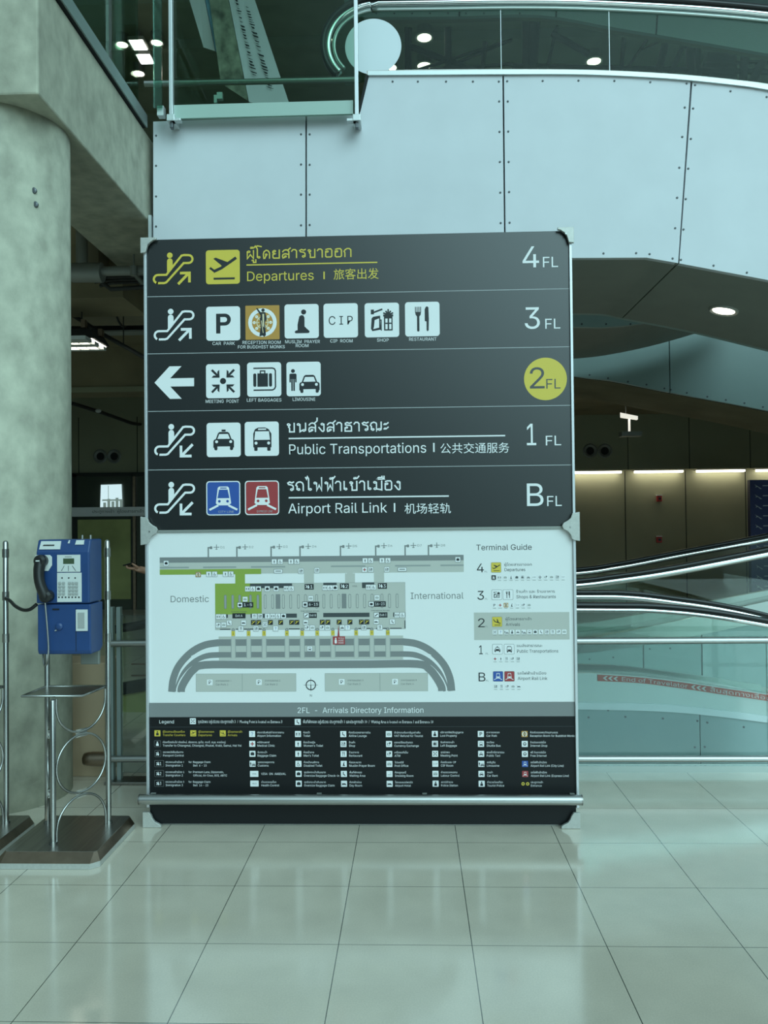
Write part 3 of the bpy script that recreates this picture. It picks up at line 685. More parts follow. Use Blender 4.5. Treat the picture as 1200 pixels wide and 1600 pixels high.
# red tape with writing is stuck on the channel
i0 = at(933, 1058, AY).x
tp0 = [(i0, lerp_path(tapeB, i0))]+[p for p in tapeB if p[0] > i0]; tp1 = [(x, lerp_path(tapeT, x)) for x, z in tp0]
TAPE = thing('warning_tape', 'red warning tape with pale lettering along the front travelator skirt', 'tape', (i0+.5, AY-.007, tp0[0][1]))
obj('strip', MB().mat('tape').band(tp0, tp1, AY-.0135, AY-.0125), parent=TAPE)
# rear travelator, rising to the right
tb = thing('travelator', 'rear moving walkway rising to the right behind the front one', 'travelator', at(1050, 1000, 8.0))
NY, FY = 8.0, 9.7
h2 = curve_xz([(610, 930), (880, 911), (960, 902), (1050, 888.5), (1200, 859.5), (1340, 832)], NY)
h1 = curve_xz([(610, 915), (880, 893), (960, 883), (1060, 864), (1200, 837.5), (1340, 808)], FY)
for P, y in ((h2, NY), (h1, FY)):
    obj('handrail', MB().mat('rubber').sweep(P, y-.04, y+.04, -.006, .03, True), parent=tb)
    obj('handrail_track', MB().mat('chrome').sweep(P, y-.03, y+.03, -.065, -.0065, True), parent=tb)
u1 = curve_xz([(610, 1050), (880, 1003), (946, 993), (1090, 963), (1200, 939), (1340, 908)], NY)
u2 = curve_xz([(610, 1065), (880, 1024), (903, 1021), (1040, 1002), (1200, 970), (1340, 940)], NY)
k = min(len(u1), len(u2))
obj('skirt', MB().mat('skirt').band(u2, u1, NY-.01, NY+.03), parent=tb)
obj('glass_panel', MB().mat('glass').band(u1, [(x, lerp_path(h2, x)-.05) for x, z in u1], NY-.005, NY+.005), parent=tb)
lw = [(x, z-.62) for x, z in h1]
obj('glass_panel', MB().mat('glass').band(lw, [(x, z-.05) for x, z in h1], FY-.005, FY+.005), parent=tb)
obj('inner_skirt', MB().mat('skirt').band([(x, z-.16) for x, z in lw], lw, FY-.02, FY+.03), parent=tb)
obj('tread_belt', MB().mat('steel_dark').sweep(u2, NY+.04, FY-.03, -.10, -.06), parent=tb)
for xa, xb_, rv in ((610, 1004, ((854, 1030), (921, 1030), (958, 1027))), (1006, 1095, ((1015, 1014), (1047, 1013))), (1097.5, 1340, ((1103, 1004),))):
    q0, q1 = at(xa, 1000, NY).x, at(xb_, 1000, NY).x
    lo = [(q0, lerp_path(u2, q0))]+[p for p in u2 if q0 < p[0] < q1]+[(q1, lerp_path(u2, q1))]
    b = MB().mat('clad_teal_shaded').band([(x, 0.0) for x, z in lo], lo, NY, NY+.03).mat('rivet')
    for x, y in rv: q = at(x, y, NY); b.lathe((q.x, NY, q.z), [(.009, .001), (.009, -.004)], 'y', 8)
    obj('cladding_panel', b, parent=tb)
obj('rear_cladding', MB().mat('clad_teal_shaded').band([(x, 0) for x, z in h1], [(x, z-.62) for x, z in h1], FY+.031, FY+.06), parent=tb)
# escalator glimpsed left of the sign
es = thing('escalator', 'escalator with dark balustrade glimpsed between the guard posts and the sign', 'escalator', (-1.6, 6.9, 0))
EYY = 7.0
e0 = [(-2.55, .42), (-2.3, .46), (-1.9, .60), (-1.5, .82), (-.9, 1.16), (-.5, 1.39)]
sp_ = MB().mat('bronze')
for py in (1038, 1056, 1117): q = at(210, py, EYY-.02); sp_.box(-2.4, -1.3, EYY-.012, EYY-.0005, q.z-.006, q.z+.006)
obj('panel_strips', sp_, parent=es)
obj('side_panel', MB().mat('olive').band([(x, 0.0) for x, z in e0], [(x, z-.28) for x, z in e0], EYY, EYY+.04), parent=es)
obj('skirt', MB().mat('storefront_frame').band([(x, z-.28) for x, z in e0], [(x, z-.18) for x, z in e0], EYY-.02, EYY+.04), parent=es)
obj('glass_panel', MB().mat('glass').band([(x, z-.18) for x, z in e0], [(x, z+.25) for x, z in e0], EYY, EYY+.01), parent=es)
obj('handrail', MB().mat('rubber').sweep([(x, z+.25) for x, z in e0], EYY-.04, EYY+.05, 0, .07, True), parent=es)
obj('far_balustrade', MB().mat('glass').band([(x, z-.18) for x, z in e0], [(x, z+.55) for x, z in e0], EYY+1.0, EYY+1.01), parent=es)
obj('far_handrail', MB().mat('rubber').sweep([(x, z+.55) for x, z in e0], EYY+.96, EYY+1.05, 0, .05, True), parent=es)
for k in range(9):
    X = -2.3+k*.2; Z = max(.02, lerp_path(e0, X)-.36)
    obj('step', MB().mat('steel_dark').box(X, X+.2, EYY+.05, EYY+.98, max(0, Z-.2), Z).mat('trim').box(X, X+.012, EYY+.05, EYY+.98, Z, Z+.005), parent=es)
obj('far_panel', MB().mat('olive').band([(x, 0.0) for x, z in e0], [(x, z-.18) for x, z in e0], EYY+1.0, EYY+1.04), parent=es)
# ================================================================== the directory sign
SY = 4.3465
S = SY/FPX*1.0
def slope(y): return -.0116+(y-456)/643*.0086
def sg(px, py):                                # a point of the photograph on the sign's face, roll of the camera taken out
    return at(px, py, SY).x, at(565, py-slope(py)*(px-565), SY).z
try:
    import os
    FONT = bpy.data.fonts.load(os.path.join(bpy.utils.resource_path('LOCAL'), 'datafiles', 'fonts', 'Inter.woff2'))
except Exception:
    FONT = None
TMP = []
REF = {}
def measure():
    for k, ch, f in (('H', 'H', FONT), ('T', 'อ', None), ('C', '国', None)):
        cu = bpy.data.curves.new('m', 'FONT'); cu.body = ch
        if f: cu.font = f
        o = bpy.data.objects.new('m', cu); COL.objects.link(o); bpy.context.view_layer.update()
        e = o.evaluated_get(bpy.context.evaluated_depsgraph_get()); me = e.to_mesh(); REF[k] = max(v.co.y for v in me.vertices)-(min(v.co.y for v in me.vertices) if k == 'C' else 0)
        e.to_mesh_clear(); bpy.data.objects.remove(o); bpy.data.curves.remove(cu)
measure()
class Ink:
    """flat print on a face y = const; colours are material names, level lifts later layers by 0.3 mm"""
    def __init__(s, y=SY, F=None, k=1): s.y = y; s.v = []; s.f = []; s.m = []; s.mats = []; s.txt = []; s.F = F or sg; s.k = k; s.n = 0; s.nar = 1.0
    def fr(s, ox, oy, sc, ax=0, ay=0):         # local frame of an enlarged crop (origin, scale), axis aligned about the anchor
        X, Z = sg(ox+ax/sc, oy+ay/sc); q = S/sc; s.k = 1/sc
        s.F = lambda x, y: (X+(x-ax)*q, Z-(y-ay)*q); return s
    def unit(s, px, py, half):                 # local frame -1..1, y down
        X, Z = sg(px, py); q = S*half; s.k = half
        s.F = lambda x, y: (X+x*q, Z-y*q); return s
    def mi(s, c):
        if c not in s.mats: s.mats.append(c)
        return s.mats.index(c)
    def raw(s, pts, faces, c, lv):
        b = len(s.v); s.n = (s.n+1) % 25; s.v += [(X, s.y-.0003*lv-1e-5*s.n, Z) for X, Z in pts]
        for f in faces: s.f.append(tuple(i+b for i in f)); s.m.append(s.mi(c))
        return s
    def poly(s, pts, c, lv=1):
        if len(pts) <= 4 and not any(True for _ in ()): t = [tuple(range(len(pts)))] if len(pts) == 3 else None
        else: t = None
        if t is None: t = tessellate_polygon([[Vector((x, y, 0)) for x, y in pts]])
        return s.raw([s.F(*p) for p in pts], t, c, lv)
    def rect(s, x0, y0, x1, y1, c, lv=1): return s.raw([s.F(x0, y0), s.F(x1, y0), s.F(x1, y1), s.F(x0, y1)], [(0, 1, 2, 3)], c, lv)
    def disc(s, x, y, r, c, lv=1, n=24, ry=None):
        ry = ry or r; return s.raw([s.F(x+r*math.cos(2*math.pi*i/n), y+ry*math.sin(2*math.pi*i/n)) for i in range(n)], [tuple(range(n))], c, lv)
    def ring(s, x, y, r0, r1, c, lv=1, n=28, a0=0, a1=360):
        v = []
        for i in range(n+1):
            a = math.radians(a0+(a1-a0)*i/n); v += [s.F(x+r0*math.cos(a), y+r0*math.sin(a)), s.F(x+r1*math.cos(a), y+r1*math.sin(a))]
        return s.raw(v, [(2*i, 2*i+1, 2*i+3, 2*i+2) for i in range(n)], c, lv)
    def rrect(s, x0, y0, x1, y1, r, c, lv=1):
        p = arc(x1-r, y1-r, r, 0, 90, 5)+arc(x0+r, y1-r, r, 90, 180, 5)+arc(x0+r, y0+r, r, 180, 270, 5)+arc(x1-r, y0+r, r, 270, 360, 5)
        return s.raw([s.F(*q) for q in p], [tuple(range(len(p)))], c, lv)
    def frame(s, x0, y0, x1, y1, w, c, lv=1):
        s.rect(x0, y0, x1, y0+w, c, lv); s.rect(x0, y1-w, x1, y1, c, lv); s.rect(x0, y0, x0+w, y1, c, lv); return s.rect(x1-w, y0, x1, y1, c, lv)
    def line(s, pts, w, c, lv=1, close=False, cap=True):
        pts = [Vector(p) for p in pts]
        if close: pts = pts+[pts[0], pts[1]]
        n = len(pts); v = []
        for i, p in enumerate(pts):
            a = (p-pts[i-1]).normalized() if i else None; b = (pts[i+1]-p).normalized() if i < n-1 else None
            if close and i == n-1: b = (pts[2]-pts[1]).normalized()
            if close and i == 0: a = (pts[0]-pts[-3]).normalized()
            t = ((a or b)+(b or a)).normalized() if (a or b)+(b or a) != Vector((0, 0)) else (a or b)
            nn = Vector((-t.y, t.x)); k = 1/max(.45, nn.dot(Vector((-(a or b).y, (a or b).x))))
            if cap and not close:
                if i == 0: p = p-b*w*.35
                if i == n-1: p = p+a*w*.35
            v += [s.F(*(p+nn*w/2*k)), s.F(*(p-nn*w/2*k))]
        return s.raw(v, [(2*i, 2*i+1, 2*i+3, 2*i+2) for i in range(n-1)], c, lv)
    def text(s, body, x0, y, x1, h, c, lv=1, ref='H', bold=0, just=0):
        """baseline from (x0,y); ref glyph is h high; fitted to end at x1 when given"""
        cu = bpy.data.curves.new('lettering', 'FONT'); cu.body = body; cu.resolution_u = 3 if h*s.k > 8 else 1
        if FONT and all(ord(q) < 0x250 for q in body): cu.font = FONT
        cu.offset = bold; cu.fill_mode = 'NONE'
        o = bpy.data.objects.new('lettering', cu); COL.objects.link(o)
        s.txt.append((o, s.F, x0, y, x1, h, c, lv, REF[ref], just)); return s
    def flush(s):
        if not s.txt: return s
        bpy.context.view_layer.update(); dg = bpy.context.evaluated_depsgraph_get()
        for o, F, x0, y, x1, h, c, lv, ref, just in s.txt:
            e = o.evaluated_get(dg); me = e.to_mesh()
            vs = [v.co.copy() for v in me.vertices]; nx = {q.vertices[0]: q.vertices[1] for q in me.edges}; e.to_mesh_clear()
            loops = []; seen = set()
            for v0 in nx:
                l = []; q = v0
                while q not in seen and q in nx: seen.add(q); l.append(q); q = nx[q]
                if len(l) > 2:
                    ar = sum(vs[l[k-1]].x*vs[l[k]].y-vs[l[k]].x*vs[l[k-1]].y for k in range(len(l)))
                    xs = [vs[k].x for k in l]; yv = [vs[k].y for k in l]; loops.append((ar, l, min(xs), max(xs), min(yv), max(yv)))
            if loops:
                def inside(p, l):
                    r = False
                    for m in range(len(l)):
                        u, w = vs[l[m-1]], vs[l[m]]
                        if (u.y > p.y) != (w.y > p.y) and p.x < u.x+(w.x-u.x)*(p.y-u.y)/(w.y-u.y): r = not r
                    return r
                own = [next((n for n, t in enumerate(loops) if t[0]*g[0] < 0 and g[2] >= t[2] and g[3] <= t[3] and g[4] >= t[4] and g[5] <= t[5] and abs(t[0]) > abs(g[0]) and inside(vs[g[1][0]], t[1])), None) for g in loops]
                a = min(t[2] for t in loops); b = max(t[3] for t in loops); k = h/ref
                kx = (x1-x0)/max(b-a, 1e-6) if x1 is not None else k*s.nar
                sh = 0 if not just else -(b-a)*kx*just
                mi = s.mi(c)
                for i, g in enumerate(loops):            # overlapping outlines are filled one by one
                    if own[i] is not None: continue
                    l = g[1]; hs = [t[1] for n, t in enumerate(loops) if t[0]*g[0] < 0 and own[n] is not None and g[2] <= t[2] and g[3] >= t[3] and g[4] <= t[4] and g[5] >= t[5] and inside(vs[t[1][0]], l)]
                    idx = l+[q for hh in hs for q in hh]
                    tr_ = tessellate_polygon([[Vector((vs[q].x, vs[q].y, 0)) for q in r_] for r_ in [l]+hs])
                    b0 = len(s.v); Y = s.y-.0003*lv-2e-5*(i % 12)
                    for q in idx: X, Z = F(x0+sh+(vs[q].x-a)*kx, y-vs[q].y*k); s.v.append((X, Y, Z))
                    for f in tr_: s.f.append(tuple(b0+q for q in f)); s.m.append(mi)
            cu = o.data; bpy.data.objects.remove(o); bpy.data.curves.remove(cu)
        s.txt = []; return s
    def build(s, name, parent, label=None):
        s.flush(); off = root_off(parent); me = bpy.data.meshes.new(name)
        me.from_pydata([(v[0]-off.x, v[1]-off.y, v[2]-off.z) for v in s.v], [], s.f)
        for n in s.mats: me.materials.append(M[n])
        for p, i in zip(me.polygons, s.m): p.material_index = i
        o = bpy.data.objects.new(name, me); COL.objects.link(o); o.parent = parent
        if label: o['label'] = label
        return o
# looped Thai letters as pen strokes: strokes (x right, y up, height 1), loops (x, y, radius), width
L_ = lambda x, y, r=.15: (x, y, r)
THAI = {
'ก': ([[(.08, 0), (.08, .52), (0, .66), (.1, .85), (.28, 1), (.48, 1), (.62, .84), (.62, 0)]], [], .68),
'ข': ([[(.29, .84), (.27, .72), (.17, .62), (.17, .54), (.25, .46), (.25, 0), (.66, 0), (.66, 1)]], [L_(.15, .85)], .72),
'ง': ([[(.5, .85), (.5, .1), (.42, 0), (.32, .05), (.05, .48)]], [L_(.35, .85)], .56),
'ณ': ([[(.08, .15), (.1, .5), (0, .62), (.08, .88), (.3, 1), (.52, .88), (.54, .7), (.54, 0), (.6, .16), (.66, .2)], [(.95, 1), (.95, .2), (.92, .1)]], [L_(.22, .15), L_(.8, .15)], 1.0),
'น': ([[(.28, .85), (.28, 0), (.5, .18)], [(.78, 1), (.78, .15)]], [L_(.14, .85), L_(.63, .15)], .84),
'ด': ([[(.32, .32), (.22, 0), (.12, 0), (.08, .5), (.14, .82), (.34, 1), (.52, .92), (.64, .66), (.64, 0)]], [L_(.34, .46, .13)], .7),
'ถ': ([[(.1, .15), (.12, .5), (.0, .62), (.08, .84), (.2, .96), (.4, 1), (.58, .88), (.66, .66), (.66, 0)]], [L_(.25, .15)], .72),
'ธ': ([[(.64, 1), (.46, .9), (.26, 1), (.1, .9), (.12, .72), (.55, .66), (.64, .54), (.64, 0), (.08, 0), (.08, .4)]], [L_(.22, .42, .13)], .7),
'ผ': ([[(.08, .85), (.08, 0), (.36, .5), (.64, 0), (.64, 1)]], [L_(.22, .85)], .7),
'ฟ': ([[(.28, .85), (.28, 0), (.5, .6), (.72, 0), (.72, 1.45)]], [L_(.14, .85)], .8),
'ม': ([[(.28, .85), (.28, .15)], [(.3, .12), (.74, .0), (.74, 1)]], [L_(.14, .85), L_(.16, .14)], .8),
'ย': ([[(.08, .85), (.08, .64), (.28, .53), (.08, .44), (.08, .08), (.16, 0), (.66, 0), (.66, 1)]], [L_(.22, .86)], .72),
'ร': ([[(.58, 1), (.42, .9), (.22, 1), (.06, .88), (.14, .72), (.44, .64), (.54, .5), (.54, .14)]], [L_(.4, .14)], .6),
'ส': ([[(.26, .06), (.1, 0), (.06, .2), (.1, .42), (.3, .52), (.62, .42)], [(.08, .76), (.2, .94), (.36, 1), (.54, .94), (.64, .76), (.64, 0)], [(.52, .92), (.78, 1.22)]], [L_(.33, .18, .13)], .72),
'อ': ([[(.08, .72), (.08, .1), (.16, 0), (.54, 0), (.64, .12), (.64, .82), (.54, 1), (.26, 1), (.1, .93)]], [L_(.22, .68, .14)], .7),
'โ': ([[(.12, .14), (.12, 1.2), (.0, 1.42), (.12, 1.56), (.5, 1.46)]], [L_(.26, .14)], .42),
'ไ': ([[(.24, .14), (.24, 1.35), (.14, 1.55), (.06, 1.3), (-.02, 1.5)]], [L_(.38, .14)], .5),
'เ': ([[(.1, .14), (.1, 1)]], [L_(.24, .14)], .38),
'า': ([[(0, .8), (.12, 1), (.32, 1), (.44, .84), (.44, 0)]], [], .5),
'ะ': ([[(.02, .72), (.2, .72), (.4, .92)], [(.02, .2), (.2, .2), (.4, .4)]], [L_(.12, .78, .1), L_(.12, .26, .1)], .44),
'ู': ([[(-.34, -.2), (-.24, -.24), (-.24, -.48), (-.02, -.48), (-.02, -.14)]], [L_(-.33, -.24, .09)], 0),
'้': ([[(-.5, 1.3), (-.34, 1.4), (-.4, 1.28), (-.2, 1.32), (-.04, 1.56)]], [L_(-.44, 1.4, .08)], 0),
'่': ([[(-.1, 1.25), (-.1, 1.56)]], [], 0),
'ื': ([[(-.66, 1.2), (-.5, 1.38), (-.2, 1.38), (-.02, 1.2), (-.66, 1.2)], [(-.02, 1.2), (-.02, 1.52)], [(-.2, 1.38), (-.2, 1.52)]], [], 0)}
def thai(I, body, x0, y, x1, h, c, lv=1, w=.155):
    x = 0; items = []
    for ch in body:
        g = THAI[ch]; items.append((g, x))
        if g[2]: x += g[2]+.17
    kx = (x1-x0)/(x-.17); q = lambda p, o: (x0+(p[0]+o)*kx, y-p[1]*h)
    for (st, lp, _), o in items:
        up = .0
        for t in st: I.line([q(p, o) for p in t], w*h, c, lv, cap=True)
        for a, b, r in lp:
            X, Y = q((a, b), o); n = 14; rx = r*kx; ry = r*h*1.05; v = []
            for i in range(n+1):
                t = 2*math.pi*i/n; v += [I.F(X+rx*math.cos(t), Y+ry*math.sin(t)), I.F(X+(rx-w*h*.8)*math.cos(t), Y+(ry-w*h*.8)*math.sin(t))]
            I.raw(v, [(2*i, 2*i+1, 2*i+3, 2*i+2) for i in range(n)], c, lv)
# ---- pictograms drawn on the unit square (y down)
def car(I, c, b, x=0, y=0, s=1, lv=2):
    T = lambda p: [(x+a*s, y+d*s) for a, d in p]
    I.poly(T([(-.62, .0), (-.5, -.05), (-.36, -.42), (-.26, -.5), (.26, -.5), (.36, -.42), (.5, -.05), (.62, .0), (.66, .1), (.66, .5), (.6, .5), (.6, .6), (.54, .66), (.44, .66), (.4, .6), (.4, .42), (-.4, .42), (-.4, .6), (-.44, .66), (-.54, .66), (-.6, .6), (-.6, .5), (-.66, .5), (-.66, .1)]), c, lv)
    I.poly(T([(-.4, -.06), (-.28, -.37), (.28, -.37), (.4, -.06)]), b, lv+1)
    for k in (-1, 1): I.disc(x+k*.45*s, y+.12*s, .095*s, b, lv+1, 12)
def g_plane(I, c, b, lv=2):
    I.line([(-.5, .24), (-.1, .06), (.74, -.5)], .17, c, lv); I.line([(-.73, .06), (-.5, .24)], .13, c, lv)
    I.poly([(-.56, -.5), (-.42, -.56), (.34, -.26), (.0, -.02)], c, lv); I.rect(-.55, .62, .7, .74, c, lv)
def g_land(I, c, b, lv=2):
    I.line([(-.66, -.3), (-.35, .0), (.66, .34)], .17, c, lv); I.line([(-.74, -.5), (-.62, -.26)], .13, c, lv)
    I.poly([(-.05, -.62), (.1, -.56), (.38, .2), (.04, .12)], c, lv); I.rect(-.55, .62, .7, .74, c, lv)
def g_P(I, c, b, lv=2):
    I.rect(-.42, -.58, -.17, .58, c, lv); I.poly([(-.17, -.58), (.1, -.58)]+arc(.1, -.23, .35, -90, 90, 12)+[(-.17, .12), (-.17, -.08), (.08, -.08)]+arc(.08, -.23, .15, 90, -90, 8)+[(-.17, -.38)], c, lv)
def g_muslim(I, c, b, lv=2):
    I.disc(.12, -.54, .15, c, lv, 16); I.poly([(-.14, -.28), (-.02, -.36), (.1, -.34), (.17, -.2), (.17, .3), (.28, .42), (.46, .58), (.44, .68), (.34, .7), (-.36, .7), (-.42, .62), (-.34, .54), (-.24, .52), (-.24, .2)], c, lv)
def g_fork(I, c, b, lv=2):
    for k in range(4): I.rect(-.42+k*.1, -.72, -.37+k*.1, -.4, c, lv)
    I.poly([(-.42, -.42), (-.07, -.42), (-.1, -.24), (-.17, -.16), (-.31, -.16), (-.38, -.24)], c, lv); I.rrect(-.31, -.2, -.17, .72, .06, c, lv)
    I.poly([(.14, -.56), (.2, -.7), (.28, -.74), (.36, -.68), (.38, .0), (.36, .66), (.3, .72), (.24, .66), (.24, .14), (.14, .12)], c, lv)
def g_shop(I, c, b, lv=2):
    I.line([(-.56, -.42), (-.0, -.62)], .1, c, lv); I.rect(-.64, -.62, -.46, -.34, c, lv)
    I.poly([(-.6, -.1), (-.5, -.2), (-.1, -.26), (-.06, .56), (-.56, .64), (-.64, .5)], c, lv); I.poly([(-.42, .0), (-.16, -.1), (-.16, .44), (-.5, .52), (-.46, .36)], b, lv+1); I.line([(-.14, .0), (-.04, .0), (-.04, .6)], .06, c, lv)
    I.rect(.12, -.2, .62, .62, c, lv)
    for X in (.2, .42): 
        I.rect(X, -.08, X+.13, .16, b, lv+1); I.rect(X, .24, X+.13, .54, b, lv+1)
    I.rect(.08, -.32, .66, -.2, c, lv)
    for k in (-2, -1, 0, 1, 2): I.line([(.37, -.3), (.37+k*.13, -.6+abs(k)*.1)], .09, c, lv)
def g_meet(I, c, b, lv=2):
    I.disc(0, 0, .18, c, lv, 18)
    for sx in (-1, 1):
        for sy in (-1, 1):
            I.line([(sx*.66, sy*.66), (sx*.24, sy*.24)], .13, c, lv, cap=False)
            I.poly([(sx*.22, sy*.66), (sx*.33, sy*.56), (sx*.33, sy*.33), (sx*.56, sy*.33), (sx*.68, sy*.2), (sx*.2, sy*.2)], c, lv)
def g_bag(I, c, b, lv=2):
    I.rrect(-.64, -.36, -.46, .42, .08, c, lv); I.rect(-.4, -.36, .22, .42, c, lv); I.rrect(.28, -.36, .46, .42, .08, c, lv)
    I.line([(-.22, -.38), (-.22, -.5), (.04, -.5), (.04, -.38)], .07, c, lv)
    I.line([(-.6, -.66), (.48, -.66), (.6, -.62), (.66, -.5), (.66, .44), (.6, .56), (.48, .62), (-.6, .62)], .08, c, lv)
def g_man(I, c, b, lv=2, x=0, s=1):
    I.disc(x, -.5*s, .12*s, c, lv, 14); I.rrect(x-.22*s, -.34*s, x+.22*s, .0, .08*s, c, lv)
    I.rect(x-.22*s, -.2*s, x-.13*s, .2*s, c, lv); I.rect(x+.13*s, -.2*s, x+.22*s, .2*s, c, lv); I.rect(x-.11*s, -.1*s, x-.015*s, .72*s, c, lv); I.rect(x+.015*s, -.1*s, x+.11*s, .72*s, c, lv)
def g_limo(I, c, b, lv=2):
    g_man(I, c, b, lv, -.62, .95); car(I, c, b, .34, .22, .9, lv)
def g_taxi(I, c, b, lv=2): car(I, c, b, 0, .0, .92, lv); I.rect(-.12, -.6, .12, -.48, c, lv)
def g_car(I, c, b, lv=2): car(I, c, b, 0, .0, .95, lv)
def g_bus(I, c, b, lv=2):
    I.poly([(-.5, .5), (-.5, -.3), (-.4, -.56), (-.2, -.66), (.2, -.66), (.4, -.56), (.56, -.3), (.56, .5)], c, lv); I.rrect(-.22, -.6, .26, -.52, .03, b, lv+1)
    I.poly([(-.44, .06), (-.38, -.44), (.42, -.44), (.48, .06)], b, lv+1)
    for k in (-1, 1): I.disc(.03+k*.37, .25, .09, b, lv+1, 12); I.rrect(.03+k*.38-.1, .45, .03+k*.38+.1, .7, .05, c, lv)
def g_train(I, c, b, lv=2):
    I.poly([(-.44, .3), (-.32, -.6), (-.24, -.68), (.26, -.68), (.34, -.6), (.46, .3), (.36, .38), (-.34, .38)], c, lv); I.poly([(-.34, .0), (-.24, -.5), (.26, -.5), (.36, .0)], b, lv+1); I.rect(-.18, -.62, .2, -.56, b, lv+1)
    for k in (-1, 1): I.disc(.01+k*.24, .18, .08, b, lv+1, 12); I.line([(k*.3, .42), (k*.82, .68)], .12, c, lv, cap=False)
    I.rect(-.3, .36, .32, .42, c, lv)
def g_monk(I, c, b, lv=2):
    I.ring(0, 0, .62, .84, 'white', lv); I.ring(0, 0, .3, .36, 'tan_line', lv)
    for k in range(8):
        a = k*math.pi/4; I.disc(.48*math.cos(a), .48*math.sin(a), .09, 'white', lv, 10); I.line([(.2*math.cos(a), .2*math.sin(a)), (.62*math.cos(a), .62*math.sin(a))], .05, 'tan_line', lv)
    I.disc(.04, -.72, .1, 'ink', lv+1, 14); I.poly([(-.1, -.6), (.16, -.6), (.26, -.2), (.14, .0), (.2, .74), (.1, .84), (.0, .76), (-.18, .82), (-.1, .2), (-.16, -.2), (-.1, -.4), (-.36, -.82), (-.3, -.86)], 'ink', lv+1)
    I.poly([(.0, -.5), (.1, -.5), (.1, .3), (.02, .2)], 'tan_line', lv+2); I.line([(-.06, -.1), (.04, .6)], .04, 'tan_line', lv+2)
def g_cip(I, c, b, lv=2): I.text('C I P', -.7, .24, .7, .5, c, lv)
def g_q(I, c, b, lv=2): I.text('?', -.34, .62, .34, 1.2, 'blue_tile', lv)
def g_cross(I, c, b, lv=2): I.rect(-.16, -.62, .16, .62, 'red_tile', lv); I.rect(-.62, -.16, .62, .16, 'red_tile', lv)
def g_case(I, c, b, lv=2): I.rrect(-.62, -.4, .62, .5, .1, c, lv); I.frame(-.24, -.6, .24, -.36, .1, c, lv)
def g_seat(I, c, b, lv=2): I.disc(-.2, -.52, .16, c, lv, 12); I.line([(-.24, -.3), (-.2, .2), (.26, .24), (.36, .66)], .24, c, lv)
def g_wheel(I, c, b, lv=2): I.disc(-.12, -.6, .13, c, lv, 12); I.line([(-.12, -.4), (-.1, .1), (.3, .12), (.44, .55)], .15, c, lv); I.ring(-.08, .28, .34, .46, c, lv, 20, 20, 300)
def g_wc(I, c, b, lv=2): g_man(I, c, b, lv, -.5, .85); g_man(I, c, b, lv, .5, .85); I.rect(-.04, -.65, .04, .65, c, lv)
def g_bed(I, c, b, lv=2): I.rect(-.7, -.3, -.56, .5, c, lv); I.rect(-.56, .1, .7, .34, c, lv); I.rect(.56, .1, .7, .5, c, lv); I.rrect(-.5, -.14, .5, .1, .1, c, lv)
def g_mail(I, c, b, lv=2): I.rect(-.66, -.42, .66, .44, 'map_line', lv); I.line([(-.6, -.36), (0, .1), (.6, -.36)], .1, b, lv+1)
def g_text(t): return lambda I, c, b, lv=2: I.text(t, -.72, .22, .72, .46, c, lv)
def g_net(I, c, b, lv=2): I.ring(0, 0, .36, .56, c, lv, 20); I.text('e', -.26, .26, .3, .42, c, lv)
def g_police(I, c, b, lv=2): I.disc(0, -.42, .2, c, lv, 14); I.poly([(-.34, -.5), (0, -.76), (.34, -.5)], c, lv); I.poly([(-.46, .7), (-.4, -.06), (-.14, -.18), (.14, -.18), (.4, -.06), (.46, .7)], c, lv)
def g_gate(I, c, b, lv=2): I.line([(-.5, -.36), (-.2, .1), (-.5, .5)], .22, c, lv); I.disc(.06, -.42, .2, c, lv, 12); I.rrect(-.08, -.14, .4, .62, .12, c, lv)
def g_dots(I, c, b, lv=2): I.ring(-.3, 0, .16, .3, 'map_line', lv, 14); I.ring(.3, 0, .16, .3, 'map_line', lv, 14)
def g_cash(I, c, b, lv=2): I.frame(-.62, -.3, .3, .4, .14, c, lv); I.disc(.3, -.3, .3, c, lv, 14)
def g_smoke(I, c, b, lv=2): I.rect(-.6, .16, .6, .36, 'map_line', lv); I.line([(.2, -.1), (.4, -.3), (.3, -.5)], .1, 'map_line', lv)
def tile(I, px, py, half, g, bg='white', fg='ink', r=.19, w=1.0):
    I.unit(px, py, half); I.rrect(-w, -1, w, 1, r, bg); g(I, fg, bg); return I

# ---- body of the sign
ZB = 0.0
x0, x1 = at(226, 800, SY).x, at(899, 800, SY).x
xL, xR = -1.4145+.0035, .8518-.004
zT = sg(565, 367.5)[1]; zM = sg(565, 827)[1]; zBand = sg(565, 1097.5)[1]; zLeg = sg(565, 1120)[1]
SIGN = thing('directory_sign', 'tall freestanding airport directory board with black floor guide above a white terminal map', 'sign', ((xL+xR)/2, SY+.14, 0))
fw = .0135
for u, v in ((xL-.001, xL+fw), (xR-fw, xR+.001)): obj('frame_post', MB().mat('frame').box(u, v, SY-.012, SY+.28, .10, zT+.004), parent=SIGN, bevel=.002)
obj('cross_rail', MB().mat('pipe').box(xL+fw+.001, xR-fw-.001, SY-.010, SY+.02, zM-.007, zM+.006), parent=SIGN)
obj('core', MB().mat('joint').box(xL+fw+.001, xR-fw-.001, SY+.021, SY+.26, .03, zT-.01), parent=SIGN)
UP = obj('upper_panel', MB().mat('sign_black').box(xL+fw+.0005, xR-fw-.0005, SY, SY+.02, zM+.0065, zT), parent=SIGN, bevel=.001); UP['label'] = 'black floor guide panel'
MP = obj('map_panel', MB().mat('board').box(xL+fw+.0005, xR-fw-.0005, SY, SY+.02, zBand+.0005, zM-.0075), parent=SIGN); MP['label'] = 'white terminal map panel'
LG = obj('legend_panel', MB().mat('sign_black2').box(xL+fw+.0005, xR-fw-.0005, SY, SY+.02, .012, zLeg), parent=SIGN); LG['label'] = 'black legend panel with plinth'
